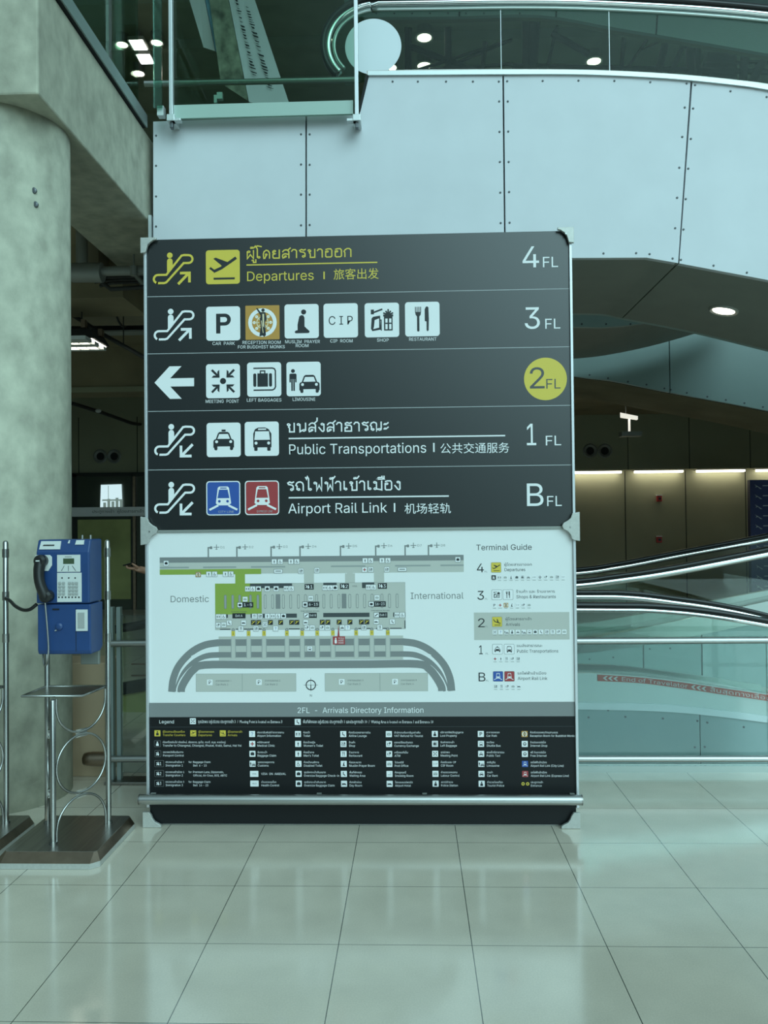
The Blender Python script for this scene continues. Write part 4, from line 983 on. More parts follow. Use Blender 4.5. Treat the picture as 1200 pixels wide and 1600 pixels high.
TB = obj('title_band', MB().mat('map_dark').box(xL+fw+.0005, xR-fw-.0005, SY, SY+.02, zLeg+.0005, zBand), parent=SIGN); TB['label'] = 'grey title band'
# corner brackets
def bracket(pts, px, py, lab):
    X, Z = sg(px, py); p = [(X+a*S, Z-b*S) for a, b in pts]
    o = obj('corner_bracket', MB().mat('bracket').prism(p, SY-.030, SY-.0125), parent=SIGN, bevel=.002); o['label'] = lab
    b = MB().mat('stainless'); cx_ = sum(q[0] for q in p)/len(p); cz_ = sum(q[1] for q in p)/len(p)
    ob = obj('screw', b.lathe((cx_, SY-.0301, cz_), [(.005, 0), (.004, -.003)], 'y', 10), parent=o)
cv = lambda sx, sy: [(sx*a, sy*b) for a, b in ((0, 0), (25, 0), (25, 3.5), (20, 4.5), (15, 8), (11, 13), (9.5, 18), (8, 23.5), (0, 24.5))]
bracket(cv(1, 1), 222, 371, 'top left corner bracket'); bracket([(a, b) for a, b in cv(-1, 1)], 895, 360.5, 'top right corner bracket')
mb_ = lambda s: [(s*a, b) for a, b in ((0, 0), (11, 2), (13.5, 9), (18, 13), (25, 17), (27, 21), (25, 26), (18, 30), (14, 35), (12.5, 41), (9, 43.5), (0, 45))]
bracket(mb_(1), 222, 806, 'left middle bracket'); bracket(mb_(-1), 904, 801, 'right middle bracket')
ft = lambda s: [(s*a, b) for a, b in ((0, 0), (10, 0), (13, 4), (15.5, 10), (19, 15), (25, 18), (29, 20.5), (29, 24), (0, 24))]
ZF = sg(226, 1291.5)[1]
for s, px, py, lab in ((1, 225.5, 1268, 'left foot bracket'), (-1, 905, 1267, 'right foot bracket')):
    X, Z = sg(px, py); Z = 24*S+.001
    o = obj('foot_bracket', MB().mat('bracket').prism([(X+a*S, Z-b*S) for a, b in ft(s)], SY-.030, SY-.0125), parent=SIGN, bevel=.002); o['label'] = lab
obj('plinth', MB().mat('bracket').box(xL, xR, SY+.021, SY+.28, .0005, .029), parent=SIGN)
# kick rail
ky = SY-.075; a, c = at(219, 1250, ky), at(908, 1249, ky); kz = (a.z+c.z)/2
obj('kick_rail', MB().mat('stainless').tube([(a.x, ky, kz), (c.x, ky, kz)], .026, 24), parent=SIGN)
obj('rail_end', MB().mat('steel_dark').tube([(c.x+.0005, ky, kz), (c.x+.006, ky, kz)], .0268, 24), parent=SIGN)
obj('rail_end', MB().mat('steel_dark').tube([(a.x-.0005, ky, kz), (a.x-.006, ky, kz)], .0268, 24), parent=SIGN)
kb = MB().mat('pipe')
for X in (xL+.035, -.5, .05, xR-.035): kb.box(X-.012, X+.012, ky+.02, SY-.0005, kz-.012, kz+.012)
obj('rail_bracket', kb, parent=SIGN)

# ---- the five rows of the upper panel
I = Ink()
for l, r in ((460.8, 453), (550, 543.8), (641.3, 634), (732.8, 727.2)):
    Z = sg(565, (l+r)/2+.4)[1]; X0, X1 = xL+fw+.001, xR-fw-.001
    I.raw([(X0, Z+.0016), (X1, Z+.0016), (X1, Z-.0016), (X0, Z-.0016)], [(0, 1, 2, 3)], 'rule', 1)
I.build('dividing_lines', UP)
def escalator(hx, hy, c, down, lab):
    I = Ink(); I.fr(220, 350, 3.53, 160, 163); X, Z = sg(hx, hy); q = S/3.53
    I.F = lambda x, y: (X+(x-160)*q, Z-(y-163)*q)
    W = 12
    out = arc(92, 295, 23, 90, 270, 8)+[(140, 272), (226, 166), (240, 163)]+arc(266, 186, 22, 270, 450, 8)+[(238, 208), (140, 314), (128, 318)]
    I.line(out, W, c, 1, close=True)
    I.disc(160, 163, 16, c, 1, 20)
    I.poly(arc(160, 196, 16, 180, 360, 8)+[(176, 226), (144, 262)], c, 1)
    if down: I.line([(276, 266), (222, 320)], 15, c, 1); I.line([(214, 274), (214, 327), (268, 327)], 15, c, 1)
    else: I.line([(210, 322), (264, 268)], 15, c, 1); I.line([(222, 264), (270, 264), (270, 312)], 15, c, 1)
    I.build('escalator_pictogram', UP, lab)
escalator(265.3, 396.4, 'yellow', False, 'yellow escalator up pictogram'); escalator(266.7, 484.6, 'white', False, 'white escalator up pictogram')
escalator(267.6, 665.4, 'white', True, 'white escalator down pictogram, fourth row'); escalator(267.6, 756.2, 'white', True, 'white escalator down pictogram, bottom row')
I = Ink().fr(220, 560, 3.53, 185, 125)
I.poly([(73, 126), (158, 36), (226, 36), (162, 103), (296, 103), (296, 149), (162, 149), (226, 218), (160, 218)], 'white'); I.build('arrow', UP, 'white arrow pointing left')
TILES = [(348.2, 415.4, g_plane, 'yellow', 'departures plane tile'), (348.8, 504, g_P, 'white', 'car park tile'), (410.1, 502.8, g_monk, 'ochre', 'ochre reception room for monks tile'),
    (471.3, 501.3, g_muslim, 'white', 'prayer room tile'), (532.4, 500.6, g_cip, 'white', 'CIP room tile'), (596.7, 500.3, g_shop, 'white', 'shop tile'), (659.9, 499.3, g_fork, 'white', 'restaurant tile'),
    (348.5, 594.1, g_meet, 'white', 'meeting point tile'), (412.8, 592, g_bag, 'white', 'left baggage tile'), (474.4, 591.6, g_limo, 'white', 'limousine tile'),
    (349.5, 686.2, g_taxi, 'white', 'taxi tile'), (409.1, 684.9, g_bus, 'white', 'bus tile')]
for x, y, g, bg, lab in TILES:
    I = Ink(); tile(I, x, y, 27, g, bg, r=.17 if bg != 'ochre' else .04); I.build('pictogram_tile', UP, lab)
for x, y, bg, tx, lab in ((348.9, 777.6, 'blue_tile', 'CITY LINE', 'blue city line train tile'), (409.4, 777.2, 'red_tile', 'EXPRESS LINE', 'red express line train tile')):
    I = Ink(); I.unit(x, y, 27); I.rrect(-1, -1, 1, 1, .19, 'white'); I.rrect(-.94, -.94, .94, .94, .15, bg, 2); g_train(I, 'white', bg, 3); I.text(tx, -.3, .85, .62, .12, 'rule', 3); I.build('pictogram_tile', UP, lab)
def num(d, x0, y, x1, h, fx0, fy, fx1, fh, c='white'):
    X, Z = sg(x0, y); I = Ink(); I.F = lambda a, b: (X+(a-x0)*S, Z-(b-y)*S)
    I.text(d, x0, y, x1, h, c, 2); I.text('FL', fx0, y+(fy-y), fx1, fh, c, 2); return I
num('4', 816.6, 420.2, 842.3, 33, 848.2, 420.4, 871.6, 16.2).build('floor_number', UP, '4 FL lettering'); num('3', 820, 515.6, 843.5, 33.5, 851.8, 516, 875, 15.5).build('floor_number', UP, '3 FL lettering')
I = num('2', 828, 608.7, 850.8, 32.8, 853.4, 609.2, 875.4, 15, 'sign_black'); I.F = sg; X, Z = sg(852.3, 593.8)
I.raw([(X+33.2*S*math.cos(t*math.pi/24), Z+33.2*S*math.sin(t*math.pi/24)) for t in range(48)], [tuple(range(48))], 'yellow', 1); I.build('floor_number', UP, 'yellow disc reading 2 FL')
num('1', 823.3, 697, 837.8, 33.5, 852.6, 697.6, 876.2, 15).build('floor_number', UP, '1 FL lettering'); num('B', 823.5, 791.6, 849, 35, 854.6, 792, 877.2, 15.6).build('floor_number', UP, 'B FL lettering')
def loc(px, py):
    I = Ink(); X, Z = sg(px, py); I.F = lambda a, b: (X+(a-px)*S, Z-(b-py)*S); return I
I = loc(385, 412.6); c = 'yellow'
thai(I, 'ผู้โดยสารขาออก', 385.2, 402.6, 551.5, 12.8, c); I.rect(385, 411.6, 592, 413.6, c); I.text('Departures', 386, 438.2, 491.5, 15, c); I.rect(506.8, 425.5, 509, 437.5, c); I.text('旅客出发', 523, 437.2, 593.8, 16.2, c, ref='C')
I.build('lettering', UP, 'yellow Departures lettering')
I = Ink(); I.F = sg
for t, a, b, y in (('CAR  PARK', 332, 366.8, 537.6), ('RECEPTION ROOM', 379, 438.6, 536.4), ('FOR BUDDHIST MONKS', 371.8, 445, 543.4), ('MUSLIM  PRAYER', 445.6, 499.8, 535.6), ('ROOM', 462, 482, 541.8), ('CIP  ROOM', 516, 551, 534.9), ('SHOP', 589, 607.4, 534), ('RESTAURANT', 639.2, 682, 533)):
    I = Ink(); I.text(t, a, y, b, 4.9, 'white').build('caption', UP)
for t, a, b, y in (('MEETING  POINT', 321.4, 373.2, 628.2), ('LEFT BAGGAGES', 385.7, 439.8, 626.6), ('LIMOUSINE', 457.4, 492.7, 625.8)): Ink().text(t, a, y, b, 5, 'white').build('caption', UP)
I = loc(448, 684.6); c = 'white'
thai(I, 'ขนส่งสาธารณะ', 448.2, 674.3, 608.5, 13.6, c); I.rect(451, 683.6, 790, 685.8, c); I.text('Public Transportations', 451.7, 709.6, 666.8, 15.6, c); I.rect(677.6, 694.6, 680, 708.8, c); I.text('公共交通服务', 688.9, 710, 796, 15.4, c, ref='C')
I.build('lettering', UP, 'white Public Transportations lettering')
I = loc(448, 777.4)
thai(I, 'รถไฟฟ้าเข้าเมือง', 448.8, 766.6, 627, 14, c); I.rect(451, 776.3, 702, 778.5, c); I.text('Airport Rail Link', 450.2, 802, 605.4, 15.4, c); I.rect(616, 787.5, 618.3, 801.4, c); I.text('机场轻轨', 632.8, 803, 705, 15.4, c, ref='C')
I.build('lettering', UP, 'white Airport Rail Link lettering')

# ---- terminal map
I = Ink().fr(225, 835, 4.528, 1100, 400)
R = I.rect
R(100, 153, 2264, 192, 'map_dark'); R(100, 192, 2264, 274, 'map_pale')
for a, b in ((100, 310), (412, 650), (755, 1000), (1325, 1570), (1780, 2030), (2100, 2264)): R(a, 221, b, 232, 'map_mid', 2)
R(100, 240, 828, 277, 'map_green', 2); R(642, 276, 712, 346, 'map_green', 2)
R(497, 343, 1850, 672, 'map_pale'); R(1133, 274, 1204, 344, 'map_pale'); R(1425, 278, 1495, 344, 'map_pale'); R(1440, 272, 1480, 280, 'map_pale'); R(1630, 274, 1702, 344, 'map_pale'); R(497, 343, 830, 562, 'map_green', 2)
R(1130, 250, 1640, 275, 'map_pale')
for a, b, y0, y1 in ((747, 1048, 345, 378), (1270, 1365, 342, 362), (1545, 1632, 342, 382), (750, 1080, 559, 588), (1268, 1596, 556, 586), (500, 588, 562, 586), (1763, 1850, 556, 586)): R(a, y0, b, y1, 'map_strip', 2)
for a, b in ((530, 605), (645, 660), (700, 775), (805, 828), (1022, 1100), (1515, 1560), (1575, 1600), (1640, 1660), (1690, 1715), (1740, 1822)): R(a, 664, b, 672, 'map_strip', 2)
R(1842, 612, 1850, 668, 'map_strip', 2); I.frame(497, 343, 1850, 672, 1.5, 'map_dark', 2)
for X in (570, 623, 673, 750, 803, 855, 908, 985, 1037, 1092, 1142, 1222, 1273, 1325, 1380, 1457, 1510, 1562, 1615, 1685, 1738, 1792):
    g = X < 810; I.rrect(X-9, 423, X+9, 524, 9, 'map_dark' if not g else 'letter_gray', 3); I.rrect(X-6, 427, X+6, 520, 6, 'map_pale' if not g else 'map_mid', 4)
for a, b in ((930, 963), (1400, 1433)): R(a, 421, b, 524, 'map_dark', 3)
for X in (450, 655, 900, 1106, 1394, 1644, 1852, 2017): R(X-5, 82, X+5, 154, 'map_dark'); R(X, 82, X+14, 92, 'map_dark'); I.rrect(X+12, 77, X+29, 97, 4, 'map_dark')
# forecourt
R(520, 719, 1832, 739, 'map_pale'); R(520, 739, 1832, 786, 'map_dark'); R(520, 786, 1832, 829, 'map_pale'); R(520, 829, 1832, 868, 'map_dark'); R(520, 868, 1832, 888, 'map_pale')
EN = (625, 735, 845, 1008, 1117, 1224, 1335, 1500, 1611, 1724)
for X in EN: R(X-18, 735, X+18, 872, 'map_mid', 2); R(X-13, 732, X+13, 874, 'map_pale', 3); R(X-14, 672, X+14, 719, 'map_pale', 2)
def C7(p): return [(x*1.962, y*1.962+656.6) for x, y in p]
for mir in (0, 1):
    q = lambda p: C7([((1198-x) if mir else x, y) for x, y in catmull(p, 5)])
    I.line(q([(266, 54), (215, 62), (165, 88), (120, 135), (98, 185), (92, 231)]), 50, 'map_dark', 1, cap=False)
    I.line(q([(266, 98), (220, 102), (175, 124), (140, 160), (120, 200), (112, 231)]), 40, 'map_dark', 1, cap=False)
    I.line(q([(266, 113), (215, 116), (165, 142), (130, 180), (113, 215), (111, 231)]), 10, 'board', 2, cap=False)
    I.line(q([(600, 134), (400, 134), (215, 134), (172, 152), (145, 185), (129, 215), (127, 231)]), 54, 'map_dark', 3, cap=False)
    I.line(q([(262, 74), (225, 80), (195, 90), (165, 104)]), 10, 'board', 3, cap=False)
for a, b in ((181, 350), (350, 546), (650, 849), (849, 1021)):
    (u, v), (w, z) = C7([(a, 166), (b, 231)]); R(u, v, w, z, 'map_pale'); I.frame(u, v, w, z, 2, 'map_line', 2)
I.build('terminal_map', MP)
I = Ink().fr(225, 835, 4.528, 1100, 400)
for n, X in enumerate((450, 655, 900, 1106, 1394, 1644, 1852, 2017)):
    I.line([(X+40, 84), (X+78, 84)], 5, 'letter_gray'); I.line([(X+59, 66), (X+59, 100)], 5, 'letter_gray'); I.line([(X+52, 98), (X+66, 98)], 4, 'letter_gray'); I.text('D%d' % (n+1), X+88, 92, X+118, 15, 'letter_gray')
I.text('Domestic', 177, 473, 452, 45, 'letter_gray'); I.text('International', 1888, 462, 2260, 45, 'letter_gray')
for n, X in enumerate(EN):
    I.rect(X-12, 681, X+12, 715, 'yellow', 4); I.text(str(n+1), X, 706, None, 15, 'ink', 5, just=.5); I.ring(X, 672, 6, 11, 'letter_gray', 4, 10)
for k, (u, v) in enumerate(((232, 197), (411, 197), (711, 197), (903, 197))):
    (X, Y), = C7([(u, v)]); I.rrect(X-20, Y-20, X+20, Y+20, 4, 'white', 3); I.text('P', X-8, Y+12, X+9, 24, 'ink', 4)
    I.text('อาคารจอดรถ %d' % (k+1), X+42, Y-4, X+152, 11, 'letter_gray', 3, ref='T'); I.text('Car Park %d' % (k+1), X+42, Y+22, X+132, 13, 'letter_gray', 3)
(X, Y), = C7([(599, 208)]); I.ring(X, Y, 30, 37, 'ink'); I.line([(X-50, Y), (X+50, Y)], 2, 'ink_soft'); I.line([(X, Y-50), (X, Y+44)], 2, 'ink_soft'); I.line([(X, Y), (X, Y+34)], 6, 'ink'); I.text('N', X-7, Y+82, X+7, 16, 'ink_soft')
for a, b, y0, y1, t in ((1137, 1202, 350, 390, '1'), (1388, 1452, 348, 388, '2'), (1657, 1721, 348, 388, '3')):
    I.rect(a, y0, b, y1, 'ink', 3); I.text(t, b-25, y1-8, b-8, 23, 'white', 4); I.line([(a+10, y0+8), (a+16, y0+20), (a+10, y0+28)], 5, 'white', 4); I.disc(a+26, y0+13, 5, 'white', 4, 8); I.rect(a+21, y0+18, a+33, y0+32, 'white', 4)
for a, b, t in ((655, 770, '1-5'), (1120, 1240, '6-15'), (1590, 1712, '16-23')):
    I.rect(a, 476, b, 514, 'ink', 5); I.rect(a+3, 479, a+37, 511, 'white', 6); I.rrect(a+10, 488, a+30, 504, 3, 'ink', 7); I.text(t, a+47, 504, b-9, 19, 'white', 6)
for a, b, t in ((620, 714, 'Exit A'), (1128, 1222, 'Exit B'), (1625, 1723, 'Exit C')):
    I.rect(a, 554, b, 591, 'ink', 3); I.text(t, a+(22 if t == 'Exit A' else 44), 580, b-(22 if t == 'Exit A' else 6), 16, 'white', 4)
    if t != 'Exit A': I.rect(a+3, 557, a+37, 588, 'white', 4); I.line([(a+10, 580), (a+28, 566)], 6, 'ink', 5)
I.text('Domestic Arrivals', 612, 547, 722, 9, 'ink_soft', 3); I.text('International Arrivals', 1108, 546, 1240, 9, 'ink_soft', 3); I.text('International Arrivals', 1607, 545, 1738, 9, 'ink_soft', 3)
I.text('VISA', 1475, 372, 1509, 10, 'letter_gray', 5); 
I.build('lettering', MP, 'lettering and tags of the terminal map')
I = Ink().fr(225, 835, 4.528, 1100, 400)
SM = [(147, 195, g_case), (922, 190, g_man), (965, 190, g_wheel), (1041, 190, g_man), (1083, 190, g_wheel), (1568, 188, g_man), (1608, 188, g_wheel), (1688, 188, g_man), (1730, 188, g_wheel), (2223, 186, g_case),
      (377, 277, g_monk), (453, 275, g_man), (495, 275, g_wheel), (572, 275, g_man), (612, 275, g_wheel), (1112, 258, g_shop), (1226, 254, g_shop), (1564, 252, g_cross), (1608, 252, g_shop), (1722, 252, g_shop),
      (730, 382, g_wc), (768, 382, g_wheel), (808, 382, g_case), (871, 382, g_case), (934, 382, g_case), (1006, 382, g_wc), (1043, 382, g_wheel), (1282, 378, g_wc), (1318, 378, g_wheel), (1354, 378, g_case), (1590, 376, g_wc), (1626, 376, g_wheel),
      (712, 455, g_mail), (1180, 452, g_mail), (1650, 450, g_mail), (520, 578, g_wc), (557, 578, g_wheel), (778, 576, g_fork), (818, 576, g_shop), (870, 576, g_man), (908, 576, g_wc), (946, 576, g_wheel), (985, 576, g_case), (1790, 574, g_wc), (1828, 574, g_wheel),
      (518, 638, g_cash), (558, 636, g_mail), (597, 622, g_seat), (700, 622, g_bed), (852, 636, g_meet), (1143, 622, g_bed), (1643, 620, g_bed), (1757, 620, g_seat), (680, 664, g_fork), (788, 664, g_shop), (928, 664, g_q), (1152, 660, g_cash), (1190, 660, g_mail), (1258, 660, g_cash), (1298, 660, g_mail), (1402, 660, g_car), (1440, 660, g_q), (1555, 660, g_shop), (1668, 660, g_fork), (1170, 808, g_bus)]
for X, Y, g in SM:
    F0 = Ink().fr(225, 835, 4.528, 1100, 400).F; a = F0(X, Y)
    J = Ink(); J.k = 4; J.F = lambda x, y, a=a: (a[0]+x*17*S/4.528, a[1]-y*17*S/4.528)
    J.rrect(-1.12, -1.12, 1.12, 1.12, .15, 'letter_gray', 6); J.rrect(-1, -1, 1, 1, .12, 'ochre' if g is g_monk else 'white', 7); g(J, 'ink', 'white', 8); J.build('map_pictogram', MP)
for X in (770, 808, 892, 965, 1043, 1080, 1261, 1300, 1381, 1457, 1538, 1577):
    I.rect(X-17, 604, X+17, 638, 'ink', 6); I.line([(X-10, 630), (X+2, 618), (X+10, 612)], 5, 'yellow', 7); I.line([(X-8, 612), (X+2, 618)], 4, 'yellow', 7)
for X, Y in ((950, 258), (1830, 252)): I.rrect(X-32, Y-15, X+32, Y+15, 4, 'letter_gray', 6); I.rrect(X-29, Y-12, X+29, Y+12, 3, 'white', 7); I.rect(X-20, Y-4, X+20, Y+3, 'letter_gray', 8)
I.build('map_signs', MP)
I = Ink().fr(225, 835, 4.528, 1100, 400)
I.poly([(1376, 640), (1383, 722), (1368, 722)], 'red_tile', 9); I.rect(1335, 722, 1421, 779, 'red_tile', 9); I.disc(1355, 737, 6, 'white', 10, 10); I.rrect(1347, 744, 1363, 772, 5, 'white', 10)
for k, t in enumerate(('YOU', 'ARE', 'HERE')): I.text(t, 1372, 741+k*16, 1412, 11, 'white', 10)
I.build('you_are_here_flag', MP, 'red YOU ARE HERE flag')
# ---- terminal guide column
G = lambda: Ink().fr(735, 835, 6.04, 400, 800)
I = G(); I.rect(37, 738, 927, 995, 'map_pale'); I.build('highlight_band', MP, 'grey band behind the second floor entry')
I = G(); I.text('Terminal Guide', 67, 153, 585, 52, 'ink')
rowsG = [('4', 70, 135, 360, 362, 327, [('ผู้โดยสารขาออก', 583, 302), ('Departures', 522, 352)]), ('3', 72, 133, 617, 618, 434, [('ร้านค้า และ ร้านอาหาร', 795, 556), ('Shops & Restaurants', 803, 607)]),
         ('2', 75, 137, 875, 876, 332, [('ผู้โดยสารขาเข้า', 573, 812), ('Arrivals', 466, 865)]), ('1', 82, 116, 1128, 1130, 434, [('ขนส่งสาธารณะ', 672, 1062), ('Public Transportations', 820, 1115)]),
         ('B', 74, 138, 1382, 1383, 437, [('รถไฟฟ้าเข้าเมือง', 705, 1320), ('Airport Rail Link', 715, 1370)])]
for d, a, b, y, fy, tx_, ls in rowsG:
    I.text(d, a, y, b, 82, 'ink', 2); I.text('FL', 143, fy, 168, 15, 'letter_gray', 2); I.text(ls[0][0], tx_, ls[0][2], ls[0][1], 20, 'ink_soft', 2, ref='T'); I.text(ls[1][0], tx_+2, ls[1][2], ls[1][1], 29, 'ink_soft', 2)
I.build('lettering', MP, 'Terminal Guide lettering')
for X, Y, g, bg, lab in ((250, 316, g_plane, 'yellow', 'yellow departures tile of the guide'), (253, 572, g_shop, 'white', 'shop tile of the guide'), (358, 572, g_fork, 'white', 'restaurant tile of the guide'), (253, 825, g_land, 'yellow', 'yellow arrivals tile of the guide'),
        (253, 1082, g_taxi, 'white', 'taxi tile of the guide'), (363, 1082, g_bus, 'white', 'bus tile of the guide'), (256, 1336, g_train, 'blue_tile', 'blue train tile of the guide'), (362, 1336, g_train, 'red_tile', 'red train tile of the guide')):
    F0 = G().F; a = F0(X, Y); J = Ink(); J.k = 7; J.F = lambda x, y, a=a: (a[0]+x*45*S/6.04, a[1]-y*45*S/6.04)
    J.rrect(-1.06, -1.06, 1.06, 1.06, .2, 'map_dark', 2); J.rrect(-1, -1, 1, 1, .17, bg, 3); g(J, 'white' if 'tile' in bg else 'ink', bg, 4); J.build('guide_pictogram', MP, lab)
I = G()
gi = [(410, 226, [g_gate, g_wc, g_mail, g_muslim, g_case, g_bag, g_car, g_text('CIP'), g_net, g_cash, g_mail, g_shop, g_text('VAT')]), (670, 230, [g_P, g_cross, g_monk, g_muslim, g_cip, g_cash, g_mail]),
      (922, 230, [g_meet, g_q, g_limo, g_police, g_car, g_limo, g_bus, g_case, g_seat, g_shop, g_fork, g_cash, g_mail]), (1172, 230, [g_cross, g_man, g_fork, g_cash, g_shop]), (1430, 233, [g_shop, g_fork, g_cash, g_mail, g_bed])]
for y, x, gs in gi:
    for k, g in enumerate(gs):
        a = G().F(x+k*54, y); J = Ink(); J.k = 3; J.F = lambda u, v, a=a: (a[0]+u*21*S/6.04, a[1]-v*21*S/6.04); dk = (y == 410 and k == 0)
        J.rrect(-1, -1, 1, 1, .25, 'ink' if dk else ('ochre' if g is g_monk else 'white'), 3); g(J, 'white' if dk else 'ink_soft', 'white', 4); J.rect(-.7, 1.25, .7, 1.42, 'map_mid', 3); J.build('guide_symbol', MP)
# ---- title band and legend
I = loc(465, 1114.2); I.text('2FL  -  Arrivals Directory Information', 465, 1114.2, 661.6, 8.6, 'white'); I.build('lettering', TB, 'white Arrivals Directory Information lettering')
I = Ink(); I.nar = .92; I.F = sg; I.text('Legend', 249, 1130.5, 271.8, 5.2, 'white')
I.text('จุดนัดพบ อยู่บริเวณ ประตูทางเข้า 3  /  Meeting Point is located on Entrance 3', 309.5, 1130, 441, 3.4, 'white'); I.text('พื้นที่พักคอย อยู่บริเวณ ประตูทางเข้า 1 และประตูทางเข้า 10  /  Waiting Area is located on Entrance 1 and Entrance 10', 473.5, 1130, 677, 3.4, 'white')
X0, X1 = xL+fw+.002, xR-fw-.002; Z = sg(565, 1135.5)[1]; I.raw([(X0, Z+.0008), (X1, Z+.0008), (X1, Z-.0008), (X0, Z-.0008)], [(0, 1, 2, 3)], 'map_strip', 1)
ys = [1147, 1162.4, 1178, 1193.6, 1209.2, 1224.6]
LEG = []
def entry(ix, tx_, y, g, th, en, bg='white', c='white', w=1.0, wt=None):
    LEG.append((ix, y, g, bg, w, en))
    if th: I.text(th, tx_, y-1.0, None, 2.4, c, ref='T')
    if en: I.text(en, tx_, y+4.4 if th else y+1.6, None, 3.3, c)
for ix, tx_, th, en, g in ((246, 254.4, 'ผู้โดยสารเปลี่ยนเครื่อง', 'Transfer Counters', g_police), (302, 310, 'ผู้โดยสารขาออก', 'Departures', g_plane), (348.2, 356, 'ผู้โดยสารขาเข้า', 'Arrivals', g_land)): entry(ix, tx_, 1146, g, th, en, 'yellow', 'yellow')
entry(246, 254.4, ys[1], g_police, 'ต่อเครื่องบินไป เชียงใหม่, เชียงราย, ภูเก็ต, กระบี่, สมุย, หาดใหญ่', 'Transfer to Chiangmai, Chiangrai, Phuket, Krabi, Samui, Hat Yai', 'ink'); entry(246.6, 254.8, ys[2], g_gate, 'ตรวจหนังสือเดินทาง', 'Passport Control', 'ink')
for k, (a, b) in enumerate((('Baggage Claim', 'Belt  6 - 15'), ('Premium Lane, Diplomatic,', 'Official, Air Crew, BOI, ABTC'), ('Baggage Claim', 'Belt  16 - 23'))):
    y = ys[3+k]; entry(248.8, 258.8, y, (lambda n: lambda I, c, b, lv=2: (g_gate(I, c, b, lv), I.text(n, .62, .55, 1.2, 1.1, c, lv)))(str(k+1)), 'ตรวจคนเข้าเมือง %d' % (k+1), 'Immigration %d' % (k+1), 'ink', w=1.5)
    I.text('for', 294.6, y-1, None, 3.1, 'white'); I.text(a, 301.6, y-1, None, 3.1, 'white'); I.text(b, 302, y+4.4, None, 3.1, 'white')
col = lambda ix, tx_, rows: [entry(ix+k*.25, tx_+k*.25, ys[k]+(-.4 if ix > 670 else 0), g, th, en, bg) for k, (g, th, en, bg) in enumerate(rows)]
w_ = 'white'
col(394, 402, [(g_q, 'ประชาสัมพันธ์ท่าอากาศยาน', 'Airport Information', w_), (g_cross, 'คลินิกแพทย์', 'Medical Clinic', w_), (g_case, 'รับกระเป๋า', 'Baggage Claim', w_), (g_limo, 'จุดตรวจศุลกากร', 'Customs', w_)])
entry(397.2, 408, ys[4]+.2, g_text('VISA'), '', 'VISA  ON  ARRIVAL', w=1.4); entry(397.6, 408.4, ys[5], g_text('HEALTH'), 'ด่านควบคุมโรค', 'Health Control', w=1.4)
col(465.6, 474, [(g_wc, 'ห้องน้ำ', 'Toilet', w_), (g_man, 'ห้องน้ำหญิง', "Women's Toilet", w_), (g_man, 'ห้องน้ำชาย', "Men's Toilet", w_), (g_wheel, 'ห้องน้ำคนพิการ', 'Disabled Toilet', w_), (g_case, 'จุดส่งกระเป๋าเกินขนาด', 'Oversize Baggage Check-in', w_), (g_case, 'จุดรับกระเป๋าเกินขนาด', 'Oversize Baggage Claim', w_)])
col(536.4, 545, [(g_seat, 'ห้องรับรองสายการบิน', 'Airline Lounge', w_), (g_shop, 'ร้านค้า', 'Shop', w_), (g_fork, 'ร้านอาหาร', 'Restaurant', w_), (g_muslim, 'ห้องละหมาด', 'Muslim Prayer Room', w_), (g_seat, 'พื้นที่พักคอย', 'Waiting Area', w_), (g_bed, 'ห้องพักผ่อน', 'Day Room', w_)])
col(607.6, 616, [(g_mail, 'สำนักงานคืนภาษีมูลค่าเพิ่ม', 'VAT Refund for Tourist', w_), (g_cash, 'แลกเปลี่ยนเงินตรา', 'Currency Exchange', w_), (g_cash, 'เครื่องเอทีเอ็ม', 'ATM', w_), (g_mail, 'ไปรษณีย์', 'Post Office', w_), (g_smoke, 'ห้องสูบบุหรี่', 'Smoking Room', w_), (g_bed, 'โรงแรมแอร์พอร์ต', 'Airport Hotel', w_)])
col(679.4, 688, [(g_police, 'บริการทรัพย์สินสูญหาย', 'Lost Property', w_), (g_bag, 'รับฝากกระเป๋า', 'Left Baggage', w_), (g_meet, 'จุดนัดพบ', 'Meeting Point', w_), (g_cip, 'ห้องรับรอง CIP', 'CIP Room', w_), (g_mail, 'ด่านตรวจคนงาน', 'Labour Control', w_), (g_police, 'สถานีตำรวจ', 'Police Station', w_)])
col(751.3, 760, [(g_P, 'อาคารจอดรถ', 'Car Park', w_), (g_bus, 'รถเวียน', 'Shuttle Bus', w_), (g_taxi, 'รถแท็กซี่สาธารณะ', 'Public Taxi', w_), (g_limo, 'รถลีมูซีน', 'Limousine', w_), (g_car, 'รถเช่า', 'Car Rent', w_), (g_police, 'ตำรวจท่องเที่ยว', 'Tourist Police', w_)])
col(819.6, 828.3, [(g_monk, 'ห้องรับรองพระภิกษุสามเณร', 'Reception Room for Buddhist Monks', 'ochre'), (g_net, 'ร้านอินเทอร์เน็ต', 'Internet Shop', w_), (g_net, 'ฟรี อินเทอร์เน็ต', 'Free Internet', w_), (g_train, 'รถไฟฟ้าเข้าเมือง', 'Airport Rail Link (City Line)', 'blue_tile'), (g_train, 'รถไฟฟ้าเข้าเมือง', 'Airport Rail Link (Express Line)', 'red_tile'), (g_dots, 'ประตูทางเข้า', 'Entrance', 'ink')])
I.build('lettering', LG, 'tiny white legend lettering')
LEG += [(301.4, 1127, g_meet, 'white', 1.0, 'Meeting Point note'), (465.2, 1128, g_seat, 'white', 1.0, 'Waiting Area note')]
